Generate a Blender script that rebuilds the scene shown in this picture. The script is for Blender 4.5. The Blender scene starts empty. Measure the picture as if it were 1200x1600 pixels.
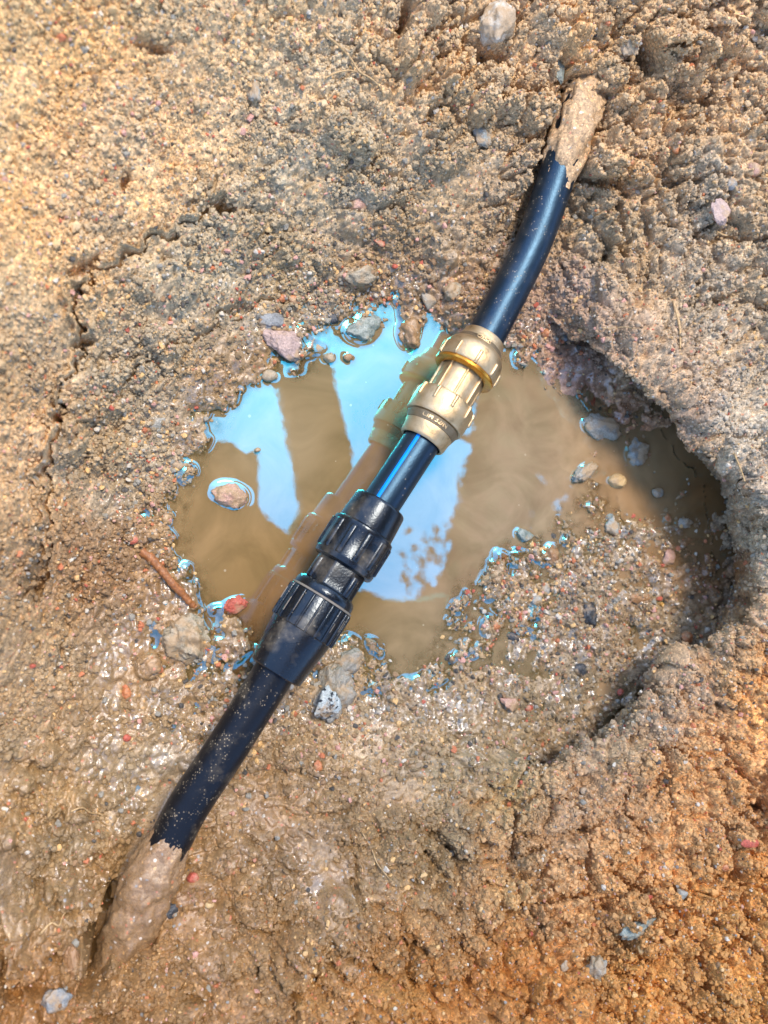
import bpy, math, random
import numpy as np
from mathutils import Vector, Matrix
R = math.radians
scene = bpy.context.scene
col = scene.collection

# ------------------------------------------------------------------ camera
CH = 0.665                       # camera height above the puddle
TAU = R(17.5)                    # tilt towards +x
F = 1250.0                       # focal length in photo pixels (1600 tall)
cam_d = bpy.data.cameras.new('camera'); cam = bpy.data.objects.new('camera', cam_d); col.objects.link(cam)
cam.location = (0, 0, CH); cam.rotation_euler = (0, -TAU, 0)
cam_d.sensor_fit = 'VERTICAL'; cam_d.sensor_height = 36; cam_d.lens = 36 * F / 1600
cam_d.clip_start = 0.01; cam_d.clip_end = 200
cam_d.dof.use_dof = True; cam_d.dof.focus_distance = 0.655; cam_d.dof.aperture_fstop = 4.6
scene.camera = cam

# ------------------------------------------------------------------ light
SUN_EL, SUN_AZ = R(65), R(12)    # azimuth: from +y towards +x
w = bpy.data.worlds.new('World'); scene.world = w; w.use_nodes = True
nt = w.node_tree; nt.nodes.clear()
sky = nt.nodes.new('ShaderNodeTexSky'); sky.sky_type = 'NISHITA'; sky.sun_disc = False
sky.sun_elevation = SUN_EL; sky.sun_rotation = SUN_AZ; sky.air_density = 1.0; sky.dust_density = 0.6; sky.ozone_density = 1.0
bg = nt.nodes.new('ShaderNodeBackground'); bg.inputs[1].default_value = 0.15
wo = nt.nodes.new('ShaderNodeOutputWorld')
nt.links.new(sky.outputs[0], bg.inputs[0]); nt.links.new(bg.outputs[0], wo.inputs[0])
sun_d = bpy.data.lights.new('sun', 'SUN'); sun = bpy.data.objects.new('sun', sun_d); col.objects.link(sun)
sun_d.energy = 1.5; sun_d.angle = R(16); sun_d.color = (1.0, 0.86, 0.70)
sv = Vector((math.sin(SUN_AZ) * math.cos(SUN_EL), math.cos(SUN_AZ) * math.cos(SUN_EL), math.sin(SUN_EL)))
sun.rotation_euler = sv.to_track_quat('Z', 'Y').to_euler()
vs = scene.view_settings; vs.view_transform = 'Standard'; vs.look = 'None'; vs.gamma = 1; vs.use_curve_mapping = False
vs.exposure = 1.76

# ------------------------------------------------------------------ projection helpers (photo pixel -> point in the place)
st, ct = math.sin(TAU), math.cos(TAU)
def px2w(px, py, z=0.0):
    X = (px - 600) / F; Y = (800 - py) / F
    den = ct - X * st
    k = (CH - z) / den
    return Vector((k * (st + X * ct), k * Y, z))
def w2px(x, y, z):
    dx, dz = x, CH - z
    depth = dx * st + dz * ct
    X = (dx * ct - dz * st) / depth
    return 600 + F * X, 800 - F * y / depth
def mirror_pt(px, py, Z):        # where the mirrored line of sight from a puddle pixel meets height Z
    p = px2w(px, py, 0)
    return Vector((p.x * (1 + Z / CH), p.y * (1 + Z / CH), Z))

# ------------------------------------------------------------------ tagging
def tag(o, label=None, cat=None, group=None, kind=None):
    if label: o['label'] = label
    if cat: o['category'] = cat
    if group: o['group'] = group
    if kind: o['kind'] = kind
    return o
def mesh_obj(name, verts, faces, mat=None, parent=None, smooth=True):
    me = bpy.data.meshes.new(name); me.from_pydata([tuple(v) for v in verts], [], faces); me.update()
    if smooth: me.polygons.foreach_set('use_smooth', [True] * len(me.polygons))
    o = bpy.data.objects.new(name, me); col.objects.link(o)
    if mat: me.materials.append(mat)
    if parent: o.parent = parent
    return o
def empty(name, loc=(0, 0, 0)):
    o = bpy.data.objects.new(name, None); o.location = loc; o.empty_display_size = 0.01; col.objects.link(o); return o

# ------------------------------------------------------------------ noise (numpy)
rng = np.random.default_rng(7)
def perlin(x, y, seed=0):
    r = np.random.default_rng(seed); n = 256
    ang = r.random((n, n)) * 2 * np.pi; gx, gy = np.cos(ang), np.sin(ang)
    xi = np.floor(x).astype(np.int64); yi = np.floor(y).astype(np.int64)
    xf = x - xi; yf = y - yi
    u = xf * xf * xf * (xf * (xf * 6 - 15) + 10); v = yf * yf * yf * (yf * (yf * 6 - 15) + 10)
    def g(a, b):
        i = (xi + a) % n; j = (yi + b) % n
        return gx[i, j] * (xf - a) + gy[i, j] * (yf - b)
    return 1.5 * ((g(0, 0) * (1 - u) + g(1, 0) * u) * (1 - v) + (g(0, 1) * (1 - u) + g(1, 1) * u) * v)
def fbm(x, y, seed, octs=4, gain=0.5):
    s = 0; a = 1
    for o in range(octs):
        s = s + a * perlin(x * 2 ** o + 17.3 * o, y * 2 ** o + 9.1 * o, seed + o); a *= gain
    return s
def worley(x, y, seed=0, jit=0.9):
    r = np.random.default_rng(seed + 1000); n = 256
    jx = r.random((n, n)) * jit + (1 - jit) / 2; jy = r.random((n, n)) * jit + (1 - jit) / 2; rv = r.random((n, n))
    xi = np.floor(x).astype(np.int64); yi = np.floor(y).astype(np.int64)
    f1 = np.full(x.shape, 9.0); f2 = np.full(x.shape, 9.0); val = np.zeros(x.shape)
    for a in (-1, 0, 1):
        for b in (-1, 0, 1):
            i = (xi + a) % n; j = (yi + b) % n
            d = (xi + a + jx[i, j] - x) ** 2 + (yi + b + jy[i, j] - y) ** 2
            m = d < f1
            f2 = np.where(m, f1, np.minimum(f2, d)); val = np.where(m, rv[i, j], val); f1 = np.where(m, d, f1)
    return np.sqrt(f1), np.sqrt(f2), val
def sstep(a, b, x):
    t = np.clip((x - a) / (b - a), 0, 1); return t * t * (3 - 2 * t)

# ------------------------------------------------------------------ relief of the pit: heights read at photo points
COMMON = [ # px, py, z  (rises around the water, shared by both sheets)
 (600,700,-.035),(450,720,-.03),(520,830,-.03),(700,800,-.03),(780,650,-.022),(600,950,-.02),(640,1005,-.01),
 (360,850,-.018),(400,660,-.018),(430,600,-.012),(560,580,-.02),(640,540,-.014),(540,545,-.01),(850,740,-.010),(300,790,-.006),(330,720,-.008),(330,900,-.010),(420,900,-.018),(400,960,-.010),
 (610,450,.002),(555,500,.001),(500,512,.001),(470,570,.002),(415,578,.001),(352,640,.001),(300,700,.001),(272,760,.001),(268,830,.002),(300,920,.002),(372,985,.002),(395,1060,.002),
 (560,1005,.001),(470,490,.004),(560,470,.003),(450,540,.001),(640,470,.002),(330,640,.002),(250,800,.003),(290,960,.002),(340,1000,.001),(600,1050,-.0005),(680,1040,-.001),(640,1080,.0005),(580,1090,.001),(700,1110,.004),(500,1150,.012),(650,1150,.016),(430,1200,.016),
 (240,760,.003),(200,700,.013),(150,640,.035),(100,560,.072),(60,480,.105),(0,400,.135),(0,600,.12),(0,800,.11),(60,760,.066),
 (120,800,.034),(180,850,.013),(60,950,.054),(0,1000,.08),(120,1000,.022),(200,960,.004),(230,1080,.005),(300,1080,.0025),(250,1180,.008),(320,1130,.003),
 (120,1130,.025),(0,1200,.05),(245,1245,.004),(185,1350,.016),(100,1330,.03),(0,1400,.06),(100,1500,.055),(200,1570,.065),(330,1330,.038),
 (300,1450,.055),(450,1220,.018),(500,1300,.035),(400,1400,.06),(600,1250,.03),(600,1400,.07),(400,1550,.085),(700,1250,.038),
 (750,1350,.065),(700,1550,.10),(900,1330,.078),(900,1500,.115),(1100,1300,.10),(1100,1500,.13),(1200,1600,.15),(0,1600,.075),
 (600,410,.012),(540,430,.009),(460,440,.010),(400,470,.012),(330,560,.016),(380,560,.006),(300,480,.035),(250,560,.03),(450,350,.035),
 (350,330,.06),(250,400,.065),(150,430,.085),(600,300,.04),(500,200,.07),(600,100,.085),(300,200,.09),(150,200,.115),(0,200,.13),
 (0,0,.15),(200,0,.14),(400,0,.115),(600,0,.10),(700,400,.02),(680,470,.006),(720,300,.045),(700,200,.06),(750,100,.075),(800,0,.09),
 (850,350,.028),(760,480,.012),(820,480,.010),(870,430,.020),(1000,150,.075),(950,0,.095),(1100,0,.11),(1200,0,.12),(1200,200,.10),
 (1000,300,.060),(940,330,.048),(840,200,.058),(980,220,.070),
 (-200,800,.13),(-200,0,.2),(-200,1600,.14),(600,-200,.16),(1300,-100,.17),(600,1800,.16),(1300,1800,.19)]
INSIDE = [(880,520,.008),(840,560,.003),(900,560,.009),(940,600,.010),(900,480,.016),(950,640,.006),(880,620,-.001),(900,700,-.004),(960,760,-.004),
 (1040,700,-.006),(1100,740,-.006),(1040,800,-.003),(980,850,.0005),(760,890,.0005),(850,850,-.001),(850,920,.0003),(950,920,.001),(1050,880,.001),(1120,850,-.002),(900,1000,.002),(1000,1000,.004),(800,1040,.0008),
 (700,1070,.001),(740,960,-.001),(690,960,-.004),(850,1110,.007),(780,1150,.013),(840,1160,.012),(760,1200,.018),(1090,950,.004),(1200,600,.01),(1200,800,-.004),(1250,950,.0),(1150,1100,.004),(980,1130,.010),(900,1180,.013),(1060,1060,.008),(1100,560,.012),(1000,520,.014)]
OUTSIDE = [(900,470,.022),(925,460,.045),(960,520,.055),(1000,590,.062),(1060,650,.068),(1100,680,.07),(1140,760,.072),(1165,850,.072),(1165,900,.070),
 (1145,960,.068),(1080,1030,.066),(1050,1080,.064),(955,1150,.070),(890,1200,.062),(800,1225,.048),(735,1265,.045),(950,400,.042),(1050,450,.066),(1100,600,.08),(1200,600,.088),(1200,800,.088),(1200,1000,.09),
 (1150,1100,.082),(1050,1150,.074),(950,1230,.066),(1200,400,.09),(1200,1200,.10),(1300,800,.12),(1300,1200,.13),(1300,400,.12)]
def rbf_fit(pts):
    P = np.array([(*px2w(a, b, z)[:2], z) for a, b, z in pts])
    d2 = ((P[:, None, :2] - P[None, :, :2]) ** 2).sum(-1)
    K = d2 * np.log(d2 + 1e-9) * 0.5 + np.eye(len(P)) * 4e-5
    n = len(P); A = np.zeros((n + 3, n + 3)); A[:n, :n] = K; A[:n, n] = 1; A[:n, n+1:] = P[:, :2]; A[n, :n] = 1; A[n+1:, :n] = P[:, :2].T
    wgt = np.linalg.solve(A, np.concatenate([P[:, 2], [0, 0, 0]]))
    return P, wgt
def rbf_eval(fit, x, y):
    P, wgt = fit; n = len(P); s = wgt[n] + wgt[n+1] * x + wgt[n+2] * y
    for k in range(n):
        d2 = (x - P[k, 0]) ** 2 + (y - P[k, 1]) ** 2
        s = s + wgt[k] * d2 * np.log(d2 + 1e-9) * 0.5
    return s
fit_in = rbf_fit(COMMON + INSIDE); fit_out = rbf_fit(COMMON + OUTSIDE)
# rim of the undercut, as polar curve
RC = px2w(800, 800, 0)
LIP = [(880,432),(905,445),(935,505),(960,560),(1010,622),(1052,662),(1080,700),(1130,752),(1152,850),(1148,905),(1128,960),(1062,1030),(1032,1078),(940,1150),(872,1192),(800,1210)]
LIPW = [.0,.25,.6,.9,1,1,1,1,1,1,1,.95,.9,.8,.6,.1]
la = []; lr = []
for (a, b) in LIP:
    p = px2w(a, b, .066); la.append(math.atan2(p.y - RC.y, p.x - RC.x)); lr.append(math.hypot(p.x - RC.x, p.y - RC.y))
la = np.array(la[::-1]); lr = np.array(lr[::-1]); lw = np.array(LIPW[::-1])
WALL = .050

# ------------------------------------------------------------------ pipe run (centre lines at real heights)
def run(pts): return [px2w(*p) for p in pts]
def catmull(P, n=14):
    P = [2 * P[0] - P[1]] + list(P) + [2 * P[-1] - P[-2]]; out = []
    for i in range(1, len(P) - 2):
        a, b, c, d = P[i-1], P[i], P[i+1], P[i+2]
        for k in range(n):
            t = k / n
            out.append(0.5 * ((2*b) + (c-a)*t + (2*a-5*b+4*c-d)*t*t + (3*b-a-3*c+d)*t**3))
    out.append(P[-2]); return out
PR = .0160
LOWER = catmull(run([(162,1560,-.005),(193,1490,.022),(230,1388,.039),(270,1306,.044),(299,1252,.047),(358,1163,.051),(430,1048,.054),(446,1023,.0545)]))
MIDDLE = [px2w(577, 815, .0525), px2w(594, 789, .052), px2w(661, 687, .049), px2w(680, 657, .0485)]
UPPER = catmull(run([(742,556,.047),(757,530,.047),(796,456,.046),(834,378,.048),(863,296,.052),(882,238,.056),(898,185,.056),(911,142,.050),(922,105,.030),(926,80,.0)]))

def seg_dist(x, y, pts):         # distance, side (+ right of travel), arclength share, z of nearest
    best = np.full(x.shape, 9.0); side = np.zeros(x.shape); zz = np.zeros(x.shape); tt = np.zeros(x.shape)
    n = len(pts) - 1
    for i in range(n):
        ax, ay = pts[i].x, pts[i].y; bx, by = pts[i+1].x - ax, pts[i+1].y - ay
        L = bx * bx + by * by + 1e-12
        t = np.clip(((x - ax) * bx + (y - ay) * by) / L, 0, 1)
        dx = x - ax - t * bx; dy = y - ay - t * by; d = np.sqrt(dx * dx + dy * dy)
        m = d < best
        best = np.where(m, d, best); side = np.where(m, np.sign(bx * dy - by * dx) * -1, side)
        zz = np.where(m, pts[i].z + t * (pts[i+1].z - pts[i].z), zz); tt = np.where(m, (i + t) / n, tt)
    return best, side, tt, zz

# ------------------------------------------------------------------ ground sheet
def axis(lo, hi, s0, s1, far):
    fine = [lo]
    while fine[-1] < hi:
        t = (fine[-1] - lo) / (hi - lo); fine.append(fine[-1] + s0 + (s1 - s0) * t)
    up = [fine[-1]]; s = s1
    while up[-1] < far: s *= 1.35; up.append(up[-1] + s)
    dn = [lo]; s = s0
    while dn[-1] > -far: s *= 1.35; dn.append(dn[-1] - s)
    return np.array(dn[:0:-1] + fine + up[1:])
XS = axis(-.115, .655, .00080, .00108, 60.0); YS = axis(-.53, .53, .00094, .00094, 60.0)
GX, GY = np.meshgrid(XS, YS, indexing='ij')
NX, NY = GX.shape
# macro heights on a coarse lattice, then bilinear
cx = np.linspace(-.35, .95, 170); cy = np.linspace(-.85, .85, 220)
CX, CY = np.meshgrid(cx, cy, indexing='ij')
Hin = rbf_eval(fit_in, CX, CY); Hout = rbf_eval(fit_out, CX, CY)
def bil(A, x, y):
    fx = np.clip((x - cx[0]) / (cx[1] - cx[0]), 0, len(cx) - 1.001); fy = np.clip((y - cy[0]) / (cy[1] - cy[0]), 0, len(cy) - 1.001)
    i = fx.astype(int); j = fy.astype(int); u = fx - i; v = fy - j
    return (A[i, j] * (1-u) + A[i+1, j] * u) * (1-v) + (A[i, j+1] * (1-u) + A[i+1, j+1] * u) * v
def macro(x, y):
    ang = np.arctan2(y - RC.y, x - RC.x)
    rl = np.interp(ang, la, lr); ww = np.interp(ang, la, lw, left=0, right=0)
    r = np.hypot(x - RC.x, y - RC.y)
    rl = rl + .008 * perlin(x * 30, y * 30, 51) + .0045 * perlin(x * 85, y * 85, 52)
    d = r - (rl - .82 * WALL + .046 * ww)
    s = sstep(0, WALL, d)
    hi = bil(Hin, x, y); ho = bil(Hout, x, y)
    on = sstep(-1.65, -1.35, ang) * (1 - sstep(1.2, 1.5, ang))
    far = sstep(.35, .8, np.hypot(x - .3, y))
    h = (hi * (1 - s) + ho * s)
    avg = np.where(r > rl, ho, hi)
    h = h * on + avg * (1 - on)
    h = h * (1 - far) + np.minimum(h, .16) * far
    h = np.clip(h, -.045, .17)
    # outward at the wall's foot, inward at the lip
    a = np.interp(d, [-.08, 0, .82 * WALL, WALL + .06], [0, .060, -.046, 0]) * ww
    ex = (x - RC.x) / (r + 1e-6); ey = (y - RC.y) / (r + 1e-6)
    return x + ex * a, y + ey * a, h, s * ww, d
MX, MY, MZ, WALLS, DLIP = macro(GX, GY)
PX, PY = w2px(MX, MY, np.minimum(MZ, .3))
fade = 1 - sstep(.62, 1.1, np.hypot(GX - .27, GY))       # fine relief only where it can be seen

# surface character at photo points: px, py, colour(sRGB 0-255 of dry albedo look), wet, clod, grain
CTRL = [
 (60,60,(200,164,116),.1,.22,1.0),(250,250,(196,164,124),.1,.2,1.0),(80,400,(194,160,118),.1,.22,1.0),(40,700,(186,152,114),.1,.3,1.0),(450,120,(188,164,130),.2,.35,1.0),
 (200,560,(158,142,118),.4,.5,.7),(300,420,(166,150,124),.4,.45,.6),(450,300,(164,148,122),.5,.45,.6),(120,700,(152,134,110),.4,.6,.7),(200,720,(152,134,108),.5,.5,.6),
 (420,420,(150,134,108),.7,.4,.6),(600,420,(140,118,90),.9,.4,.7),(560,250,(166,148,120),.5,.6,.7),(680,330,(154,134,106),.5,.6,.6),(690,120,(184,154,116),.3,1.2,.9),
 (800,60,(182,154,120),.3,1.2,.9),(950,100,(186,154,114),.3,1.3,.9),(1100,80,(186,156,120),.3,1.3,.9),(1000,250,(176,146,110),.3,1.2,.8),(1100,300,(166,146,120),.3,1.1,.8),
 (960,380,(158,136,106),.4,1.0,.6),(1100,480,(160,144,122),.3,1.0,.8),(1150,650,(164,152,134),.3,.7,.8),(1180,850,(170,156,136),.3,.7,1.0),(1000,600,(170,144,114),.3,.7,1.0),
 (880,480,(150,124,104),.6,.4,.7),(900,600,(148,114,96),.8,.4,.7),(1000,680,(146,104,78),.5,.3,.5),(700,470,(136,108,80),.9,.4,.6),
 (950,900,(146,128,104),.9,.2,.9),(1050,980,(128,112,90),.8,.2,.8),(850,1000,(146,124,96),1,.2,.9),(900,1080,(134,116,90),.7,.3,.8),(1110,880,(124,86,50),.8,.3,.6),  # last point: dark brown below the right-hand overhang
 (700,1100,(146,124,94),1,.15,.5),(560,1150,(152,130,100),.9,.15,.6),(700,1200,(130,112,84),.7,.4,.4),(820,1150,(126,108,80),.6,.3,.4),
 (1050,1080,(164,138,112),.3,.8,1.0),(950,1160,(158,134,106),.3,.8,1.0),(1100,1200,(192,144,94),.2,1.4,1.1),(900,1250,(170,138,106),.3,.8,1.0),(1170,1100,(198,148,94),.2,.9,1.1),
 (1000,1350,(190,140,88),.2,1.5,1.1),(800,1350,(166,130,92),.4,1.4,.9),(650,1350,(134,110,78),.6,1.1,.7),(550,1260,(132,108,78),.6,.8,.6),
 (1150,1450,(190,134,74),.2,1.5,1.1),(1000,1550,(184,128,68),.2,1.5,1.1),(800,1520,(172,114,58),.3,1.5,1.0),(620,1550,(158,108,56),.4,1.4,.9),
 (450,1350,(126,100,70),.9,.8,.25),(450,1480,(132,102,68),.6,1.2,.7),(300,1550,(128,96,60),.6,1.1,.7),(60,1570,(126,92,56),.5,1.2,.7),
 (60,1400,(128,104,74),1,.9,.12),(200,1330,(130,104,72),1,.5,.1),(400,1280,(134,108,78),.9,.5,.2),(500,1400,(126,100,68),.8,.7,.3),(100,1250,(138,114,82),1,.6,.12),(60,1050,(150,126,96),.5,.6,.6),(170,1100,(138,112,80),1,.3,.2),(330,1000,(140,116,86),1,.2,.2),(220,1200,(144,124,96),1,.25,.15),
 (150,880,(138,106,74),.6,.5,.6),(250,900,(134,106,74),.9,.3,.6),(330,1080,(136,112,82),1,.2,.6),(250,1400,(132,102,68),.9,.3,.3),
 (600,800,(126,102,68),1,.0,.3),(450,700,(126,104,70),1,.0,.3),(350,900,(124,98,64),1,.1,.4),(800,750,(134,116,86),1,.0,.4),(1000,780,(130,108,76),1,.1,.6),(380,600,(134,108,76),1,.3,.7)]
fx = np.linspace(-300, 1500, 140); fy = np.linspace(-300, 1900, 170)
FX, FY = np.meshgrid(fx, fy, indexing='ij')
W = 0; acc = np.zeros(FX.shape + (6,))
for (a, b, c, we, cl, gr) in CTRL:
    d2 = (FX - a) ** 2 + (FY - b) ** 2
    wgt = 1 / (d2 + 900) ** 1.6; W = W + wgt
    lin = [(v / 255.0) ** 2.2 for v in c]
    for k, v in enumerate((*lin, we, cl, gr)): acc[..., k] += wgt * v
acc /= W[..., None]
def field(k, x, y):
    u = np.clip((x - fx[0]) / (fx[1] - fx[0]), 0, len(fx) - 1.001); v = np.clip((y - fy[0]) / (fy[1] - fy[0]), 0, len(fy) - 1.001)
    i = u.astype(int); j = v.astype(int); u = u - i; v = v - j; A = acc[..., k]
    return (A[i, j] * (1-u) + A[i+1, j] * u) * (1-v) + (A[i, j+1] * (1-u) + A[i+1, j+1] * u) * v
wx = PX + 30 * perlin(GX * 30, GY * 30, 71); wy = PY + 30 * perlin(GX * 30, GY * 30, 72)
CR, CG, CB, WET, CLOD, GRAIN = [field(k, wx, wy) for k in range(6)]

_an = np.arctan2(MY - RC.y, MX - RC.x); QX = MX + .9 * MZ * np.cos(_an); QY = MY + .9 * MZ * np.sin(_an)
# relief: clods, lumps, crumbs
U = QX + .004 * perlin(QX * 60, QY * 60, 1) + .0008 * perlin(QX * 200, QY * 200, 3) ; V = QY + .004 * perlin(QX * 60, QY * 60, 2) + .0008 * perlin(QX * 200, QY * 200, 4)
patch = .5 + .5 * np.clip(1.6 * fbm(QX * 14, QY * 14, 21, 3), -1, 1)
H = np.zeros(GX.shape)
H += (.0042 * fbm(QX * 16, QY * 16, 5, 3)) * (.25 + CLOD * .9)
f1, f2, v1 = worley(U * 30, V * 30, 11)
H += CLOD * .0125 * (sstep(0, .38, f2 - f1) - .6) * (.35 + .9 * v1) * (.35 + .9 * patch)
f1, f2, v2 = worley(U * 74 + 5, V * 74, 12)
H += (.25 + CLOD) * .0046 * (sstep(0, .5, f2 - f1) - .5) * (.3 + v2)
f1, f2, v3 = worley(U * 150, V * 150, 13)
H += GRAIN * .0021 * (np.sqrt(np.clip(1 - (f1 / .75) ** 2, 0, 1)) - .4) * (.3 + 1.0 * v3) * (.55 + .7 * patch)
f1, f2, v4 = worley(QX * 300, QY * 300, 14)
H += (.25 + GRAIN) * .00095 * (np.sqrt(np.clip(1 - (f1 / .8) ** 2, 0, 1)) - .4) * (.2 + 1.2 * v4)
ridg = 1 - np.abs(fbm(U * 55, V * 55, 31, 3))
H += .0016 * (ridg - .7) * (.4 + CLOD)
H += .0011 * fbm(QX * 170, QY * 170, 33, 2) * (.4 + GRAIN)
f1, f2, v8 = worley(U * 17 + 3, V * 17, 18)
H += sstep(.75, 1.1, CLOD) * (.017 * (sstep(0, .14, f2 - f1) - 1) + .010 * (v8 - .5)) * (.3 + .9 * patch)
f1, f2, v6 = worley(U * 52 + 3, V * 52, 16)
H += CLOD * .0052 * (np.sqrt(np.clip(1 - (f1 / .82) ** 2, 0, 1)) - .5) * (.25 + .9 * v6) * (.4 + .8 * patch)
f1, f2, v7 = worley(U * 105 + 3, V * 105, 17)
H += (.15 + .85 * CLOD) * .0031 * (np.sqrt(np.clip(1 - (f1 / .8) ** 2, 0, 1)) - .5) * (.25 + .9 * v7)
# pits between crumbs
f1, f2, v5 = worley(U * 45 + 9, V * 45, 15)
H -= .006 * CLOD * sstep(.30, .0, f1) * (v5 > .62)
# keep the drowned floor and the waterline calm enough to leave the traced shores
calm = sstep(-.010, -.002, MZ) ; smear = sstep(.0, .45, fbm(QX * 10, QY * 10, 141, 3)) * np.clip(WET * 1.3, .25, 1)
H = H * (1 - .62 * smear) + smear * .0016 * fbm(U * 60, V * 60, 142, 3)
H = H * (.35 + .65 * calm)
near = (1 - sstep(.003, .014, np.abs(MZ)))
MZ = MZ + near * (.0042 * fbm(GX * 42, GY * 42, 95, 2) + .0022 * fbm(GX * 120, GY * 120, 96, 2))
H *= 1 - .25 * near

# lumps and hollows the photograph shows one by one: px, py, rx, ry (px), rot, height(m), edge
LUMPS = [(925,215,0,0,0,0,1),(935,232,46,62,-8,.011,.35),(1010,165,36,40,10,.008,.4),(735,150,60,55,0,.012,.35),(650,80,34,60,10,.010,.35),(690,235,50,42,0,.009,.35),(870,45,50,34,20,.009,.4),
 (1050,90,48,52,0,.013,.35),(1130,50,45,40,0,.009,.4),(780,60,40,36,30,.008,.4),(1075,230,52,42,0,.008,.35),(1140,310,46,60,0,.007,.4),(900,140,26,22,0,.006,.4),
 (555,355,28,24,20,.005,.4),(560,432,30,20,0,.005,.4),(545,215,48,34,30,.008,.35),(480,400,50,30,20,.004,.5),(590,300,30,26,0,.006,.4),(690,400,30,22,40,.005,.4),
 (250,445,55,40,30,.006,.4),(150,620,55,42,10,.008,.35),(95,690,50,36,0,.008,.4),(170,700,60,30,20,.005,.4),(250,530,40,26,30,.005,.4),
 (325,630,26,14,0,.004,.4),(640,500,22,32,0,.006,.5),(735,520,38,26,20,.005,.5),(720,480,26,30,0,.006,.4),
 (872,590,44,36,20,.006,.5),(900,560,34,26,0,.004,.5),(233,1040,22,22,0,.006,.3),(118,1260,24,28,0,.006,.35),(70,1265,22,22,0,.005,.35),(35,1220,20,20,0,.005,.35),(60,1320,26,22,0,.006,.35),
 (20,1300,24,26,0,.006,.35),(130,1330,22,26,10,.006,.35),(140,1400,24,18,0,.005,.35),(165,1310,20,18,0,.005,.4),(95,1400,30,24,0,.006,.35),(170,1250,18,14,0,.004,.4),(75,1180,22,18,0,.004,.4),
 (120,1390,28,30,0,.006,.4),(30,1440,30,24,0,.006,.4),(115,1500,24,34,5,.010,.35),(90,1565,34,30,0,.004,.5),(230,1540,40,30,0,.008,.35),(260,1580,36,24,0,.006,.4),(330,1500,44,30,10,.006,.4),
 (450,1500,60,36,20,.007,.4),(540,1440,50,60,-20,.007,.4),(470,1580,50,28,0,.007,.4),(600,1560,60,44,0,.008,.4),(700,1480,60,44,20,.008,.4),(800,1395,30,26,0,.006,.4),(880,1560,60,40,0,.008,.4),
 (620,1330,40,70,-15,.006,.4),(760,1290,60,30,-25,.006,.4),(850,1240,50,28,-25,.006,.4),(980,1200,60,44,-20,.006,.4),(1050,1060,50,30,-40,.008,.4),(1160,1050,36,60,0,.006,.4),
 (1100,640,44,34,30,.008,.4),(1060,570,40,44,0,.007,.4),(1160,740,36,50,-10,.006,.4),(1000,520,40,36,0,.007,.4),(960,440,34,40,0,.006,.4),(1060,400,46,50,0,.006,.4),
 (880,330,0,0,0,0,1),(965,340,26,50,-12,.006,.4)]
HOLES = [(632,28,9,34,15,.022),(1008,80,11,34,-20,.030),(1016,105,16,16,0,.025),(878,108,10,26,0,.018),(985,205,10,12,0,.014),(350,325,16,13,0,.016),(130,418,26,12,-30,.012),(128,536,20,10,-20,.014),(60,900,8,50,5,.008),
 (195,285,8,16,0,.010),(240,70,30,14,20,.010),(640,145,10,20,0,.010),(745,95,8,26,0,.010),(1060,215,20,8,0,.010),(968,345,6,30,-5,.010),(1010,370,8,28,0,.010),(940,285,36,8,10,.016),
 (688,1390,10,20,20,.010),(725,1540,8,24,30,.012),(690,1320,7,26,10,.008),(90,1400,6,20,0,.006),(60,1550,20,10,0,.012),(150,1545,22,9,0,.012),(560,1400,7,30,-20,.010),(960,1480,30,7,-35,.010),
 (1195,1270,12,70,0,.014),(1140,1370,30,14,0,.010),(905,1225,40,10,-25,.008),(1000,1150,30,10,-40,.010),(300,1560,16,7,0,.012),(20,1560,18,16,0,.012)]
def bump(px, py, rx, ry, rot, hgt, edge):
    c, s = math.cos(R(rot)), math.sin(R(rot))
    m = (np.abs(PX - px) < max(rx, ry) * 1.8) & (np.abs(PY - py) < max(rx, ry) * 1.8)
    if not m.any(): return
    dx = PX[m] - px; dy = PY[m] - py
    wob = 1 + .22 * fbm(GX[m] * 45, GY[m] * 45, 61, 2)
    q = np.sqrt(((dx * c + dy * s) / rx) ** 2 + ((-dx * s + dy * c) / ry) ** 2) * wob
    H[m] += hgt * (1 - sstep(1 - edge, 1 + edge * .4, q))
for L in LUMPS:
    if L[2]: bump(*L[:5], L[5] * 1.35, L[6])
for L in HOLES: bump(L[0], L[1], L[2] * 1.1, L[3] * 1.1, L[4], -L[5] * 1.2, .55)

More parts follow.
